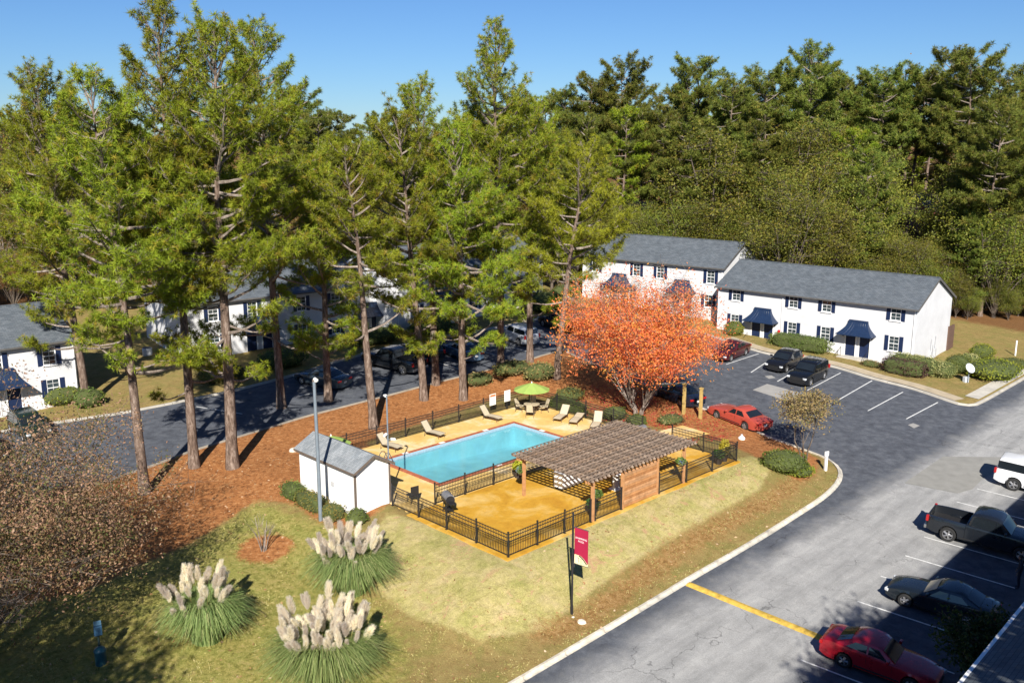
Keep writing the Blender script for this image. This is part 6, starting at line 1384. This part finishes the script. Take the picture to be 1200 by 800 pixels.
# ------------------------------------------------------------------ block on the near side whose roof edge shows
ze = 6.1; a = Gz(1125, 800, ze); b = Gz(1200, 708, ze); rzN = math.atan2(b.y - a.y, b.x - a.x); d = Vector((math.cos(rzN), math.sin(rzN), 0))
orgN = Vector((b.x, b.y, -1.9)) + d * 34
n_out = Vector((-d.y, d.x, 0))
orgN = orgN - n_out * .48
nb = block('apartment_block', 'grey roofed block with a white gutter edge beside the near parking row', orgN, rzN + math.pi, 62, 10.5, ze + 1.9 + .12, [(x, z) for x in (4, 9, 14, 21, 27, 33, 40, 46) for z in (1.0, 4.2)], [(11.5, 0), (24, 0)], [], base=-1.6)
for c in nb.children:
    if c.name.startswith('gutter'): c.data.materials.clear(); c.data.materials.append(trim)
ev = leafmat('dark_evergreen', [(.015, .03, .01), (.03, .05, .012), (.055, .08, .018)], .25)
g = G(1152, 828); tree_obj('holly_tree', broadleaf_parts(4.3, 2.1, 201, 9000, .09, ev, grey_bark, .1, 10, low=.02, twig=.4), g, 'dark evergreen holly in the shadow between sedan and roof edge')
for i, (x, y, H_, Rr, lab) in enumerate([(17.0, 15.0, 21.0, 3.8, 'leafy oak standing behind the grey roofed near block'), (14.3, 13.2, 20.6, 2.6, 'slighter oak behind the grey roofed near block'), (-21, 17, 17.5, 4.5, 'oak out on the near lawn, thinning crown'), (-29, 26, 16, 4.5, 'broad oak on the lawn beyond the crape myrtles'), (-17.5, 15.5, 18.5, 3.8, 'slim oak on the lawn with an open crown')]):
    tree_obj('oak_tree', broadleaf_parts(H_, Rr, 210 + i, 5200, .15, olive, grey_bark, .3, 12, low=.3, twig=.7), Vector((x, y, Z(x, y))), lab, 'oaks near the camera side')
# ------------------------------------------------------------------ person by the parking row
def person(p, rz):
    o = empty('person', p, rz, 'person in dark jacket and jeans standing in shadow behind the pickup', 'person')
    def skin(name, pts, edges, rad, mat, root=0):
        me_ = bpy.data.meshes.new(name); me_.from_pydata(pts, edges, []); ob = link(name, me_, o); ob.modifiers.new('k', 'SKIN')
        for v, r in zip(me_.skin_vertices[0].data, rad): v.radius = (r, r) if not hasattr(r, '__len__') else r
        me_.skin_vertices[0].data[root].use_root = True; ob.modifiers.new('s', 'SUBSURF').render_levels = 2; me_.materials.append(mat); return ob
    pts = [(0, 0, .95), (0, 0, 1.18), (.01, 0, 1.40), (.02, 0, 1.50), (.04, 0, 1.62), (.05, 0, 1.74), (0, .09, .88), (.03, .11, .50), (-.02, .12, .09), (.14, .14, .03), (0, -.09, .88), (.01, -.11, .50), (-.03, -.12, .09), (.13, -.14, .03), (0, .20, 1.42), (-.02, .27, 1.15), (.10, .25, .92), (0, -.20, 1.42), (.0, -.27, 1.15), (.14, -.22, .94)]
    ed = [(0, 1), (1, 2), (2, 3), (3, 4), (4, 5), (0, 6), (6, 7), (7, 8), (8, 9), (0, 10), (10, 11), (11, 12), (12, 13), (2, 14), (14, 15), (15, 16), (2, 17), (17, 18), (18, 19)]
    ra = [(.15, .11), (.14, .10), (.17, .11), .06, .10, .085, .095, .07, .05, .045, .095, .07, .05, .045, .065, .05, .04, .065, .05, .04]
    bd = skin('body', pts, ed, ra, plain('dark_clothes', (.022, .026, .04), .85, .25, 5)); sk = plain('skin', (.32, .18, .12), .6)
    hd = MB().lathe([(.0, -.13), (.055, -.12), (.085, -.04), (.09, .03), (.07, .10), (.0, .13)], 14, (.05, 0, 1.66)).build('head', sk, o, smooth=True)
    MB().lathe([(.098, 0), (.10, .05), (.075, .11), (0, .135)], 14, (.035, 0, 1.68)).build('hair', plain('dark_hair', (.02, .014, .01), .7), o, smooth=True)
    for s in (1, -1): MB().box((.135, s * .035, 1.67), (.012, .022, .012)).build('eye', trimb, o)
    MB().tube([(.13, 0, 1.66), (.155, 0, 1.635)], [.012, .018], 6).build('nose', sk, o); MB().box((.132, 0, 1.60), (.012, .05, .012)).build('mouth', plain('lips', (.25, .1, .09), .6), o)
    for s, (x, y, z) in ((1, (.12, .245, .90)), (-1, (.16, -.215, .92))):
        h_ = MB(); h_.box((x, y, z - .03), (.04, .075, .085))
        for f in range(4): h_.tube([(x, y - .03 + f * .02, z - .07), (x + .015, y - .03 + f * .02, z - .11), (x + .035, y - .03 + f * .02, z - .135 - .01 * (f in (1, 2)))], .009, 5)
        h_.tube([(x + .01, y - s * .035, z - .02), (x + .04, y - s * .055, z - .06)], .01, 5); h_.build('hand', sk, o)
g = G(1193, 689); person(g, R(150))

# ------------------------------------------------------------------ grass blades and fallen leaves on the near ground
def scatter():
    g = np.random.RandomState(9); n = 150000; x = g.uniform(-26, 22, n); y = g.uniform(29, 58, n)
    rd_ = sdist(x, y, ROAD); st_ = sdist(x, y, STRAW1); u = (x - C0[0]) * CU + (y - C0[1]) * SU; v = -(x - C0[0]) * SU + (y - C0[1]) * CU
    free = (rd_ < -.25) & ~((u > -2.6) & (u < 20.6) & (v > -.4) & (v < 19.2))
    patch = np.sin(x * 1.9 + 1.3 * np.sin(y * 1.1)) * np.sin(y * 1.6 + 1.1 * np.sin(x * .9)) + g.normal(size=n) * .55
    gsel = np.where(free & (st_ < -.2) & (np.hypot(x - RING.x, y - RING.y) > 1.4) & (patch > -.1))[0][:27000]
    z = gz(x, y) + .11
    def put(sel, h, w, lie):
        m = len(sel); c = np.stack([x[sel], y[sel], z[sel] - .01], 1); d = g.normal(size=(m, 3)); d[:, 2] = np.abs(d[:, 2]) * (1 - lie) + .25 * (1 - lie) + .05; d /= np.linalg.norm(d, axis=1)[:, None]; p = np.cross(d, g.normal(size=(m, 3))); p /= np.linalg.norm(p, axis=1)[:, None]; l = (h * (.6 + .8 * g.rand(m)))[:, None]; return c, d, p, l
    c, d, p, l = put(gsel, .11, 0, .3); V_ = np.stack([c - p * .016, c + p * .016, c + d * l], 1)
    tag(link('grass', np_mesh('grass', V_, 3, leafmat('grass_blades', [(.16, .15, .04), (.28, .25, .075), (.40, .34, .13), (.50, .42, .20), (.22, .24, .055)], .2, .9), {'v': g.rand(len(gsel))})), 'thin tan and olive grass on the lawn and bank', kind='stuff')
    mp = G(748, 487); near_m = np.exp(-((x - mp.x) ** 2 + (y - mp.y) ** 2) / 90)
    lsel = np.where((rd_ < -.1) & ~((u > -2.6) & (u < 20.6) & (v > -.4) & (v < 19.2)) & (g.rand(n) < .02 + .03 * (st_ > 0)))[0][:3600]
    c, d, p, l = put(lsel, .07, 0, .92); q = np.cross(d, p); c[:, 2] += .03; V_ = np.stack([c - d * l, c + p * l * .55, c + d * l, c - p * l * .55], 1)
    tag(link('fallen_leaves', np_mesh('fallen_leaves', V_, 4, leafmat('fallen_leaf', [(.20, .10, .045), (.34, .19, .08), (.46, .30, .15), (.55, .42, .28)], .2, .8), {'v': g.rand(len(lsel))})), 'fallen leaves scattered over straw and lawn', kind='stuff')
    n2 = 2600; a = g.rand(n2) * 6.283; r = 7.5 * np.sqrt(g.rand(n2)); xx = mp.x + r * np.cos(a); yy = mp.y + r * np.sin(a); ok = sdist(xx, yy, ROAD) < -.2; uu = (xx - C0[0]) * CU + (yy - C0[1]) * SU; vv = -(xx - C0[0]) * SU + (yy - C0[1]) * CU; ok &= ~((uu < 20.7) & (vv < 19.2)); xx, yy = xx[ok], yy[ok]; m = len(xx)
    c = np.stack([xx, yy, gz(xx, yy) + .15], 1); d = g.normal(size=(m, 3)); d[:, 2] *= .15; d /= np.linalg.norm(d, axis=1)[:, None]; p = np.cross(d, np.array([0, 0, 1.]) + g.normal(size=(m, 3)) * .2); p /= np.linalg.norm(p, axis=1)[:, None]
    V_ = np.stack([c - d * .085, c + p * .05, c + d * .085, c - p * .05], 1); tag(link('fallen_leaves', np_mesh('fallen_leaves', V_, 4, red, {'v': g.rand(m)})), 'fallen red leaves under the maple', kind='stuff')
scatter()
print('OBJECTS', len(bpy.data.objects), 'TRIS', sum(sum(len(p.vertices) - 2 for p in m.polygons) if len(m.polygons) < 4000 else len(m.polygons) * 2 for m in bpy.data.meshes))
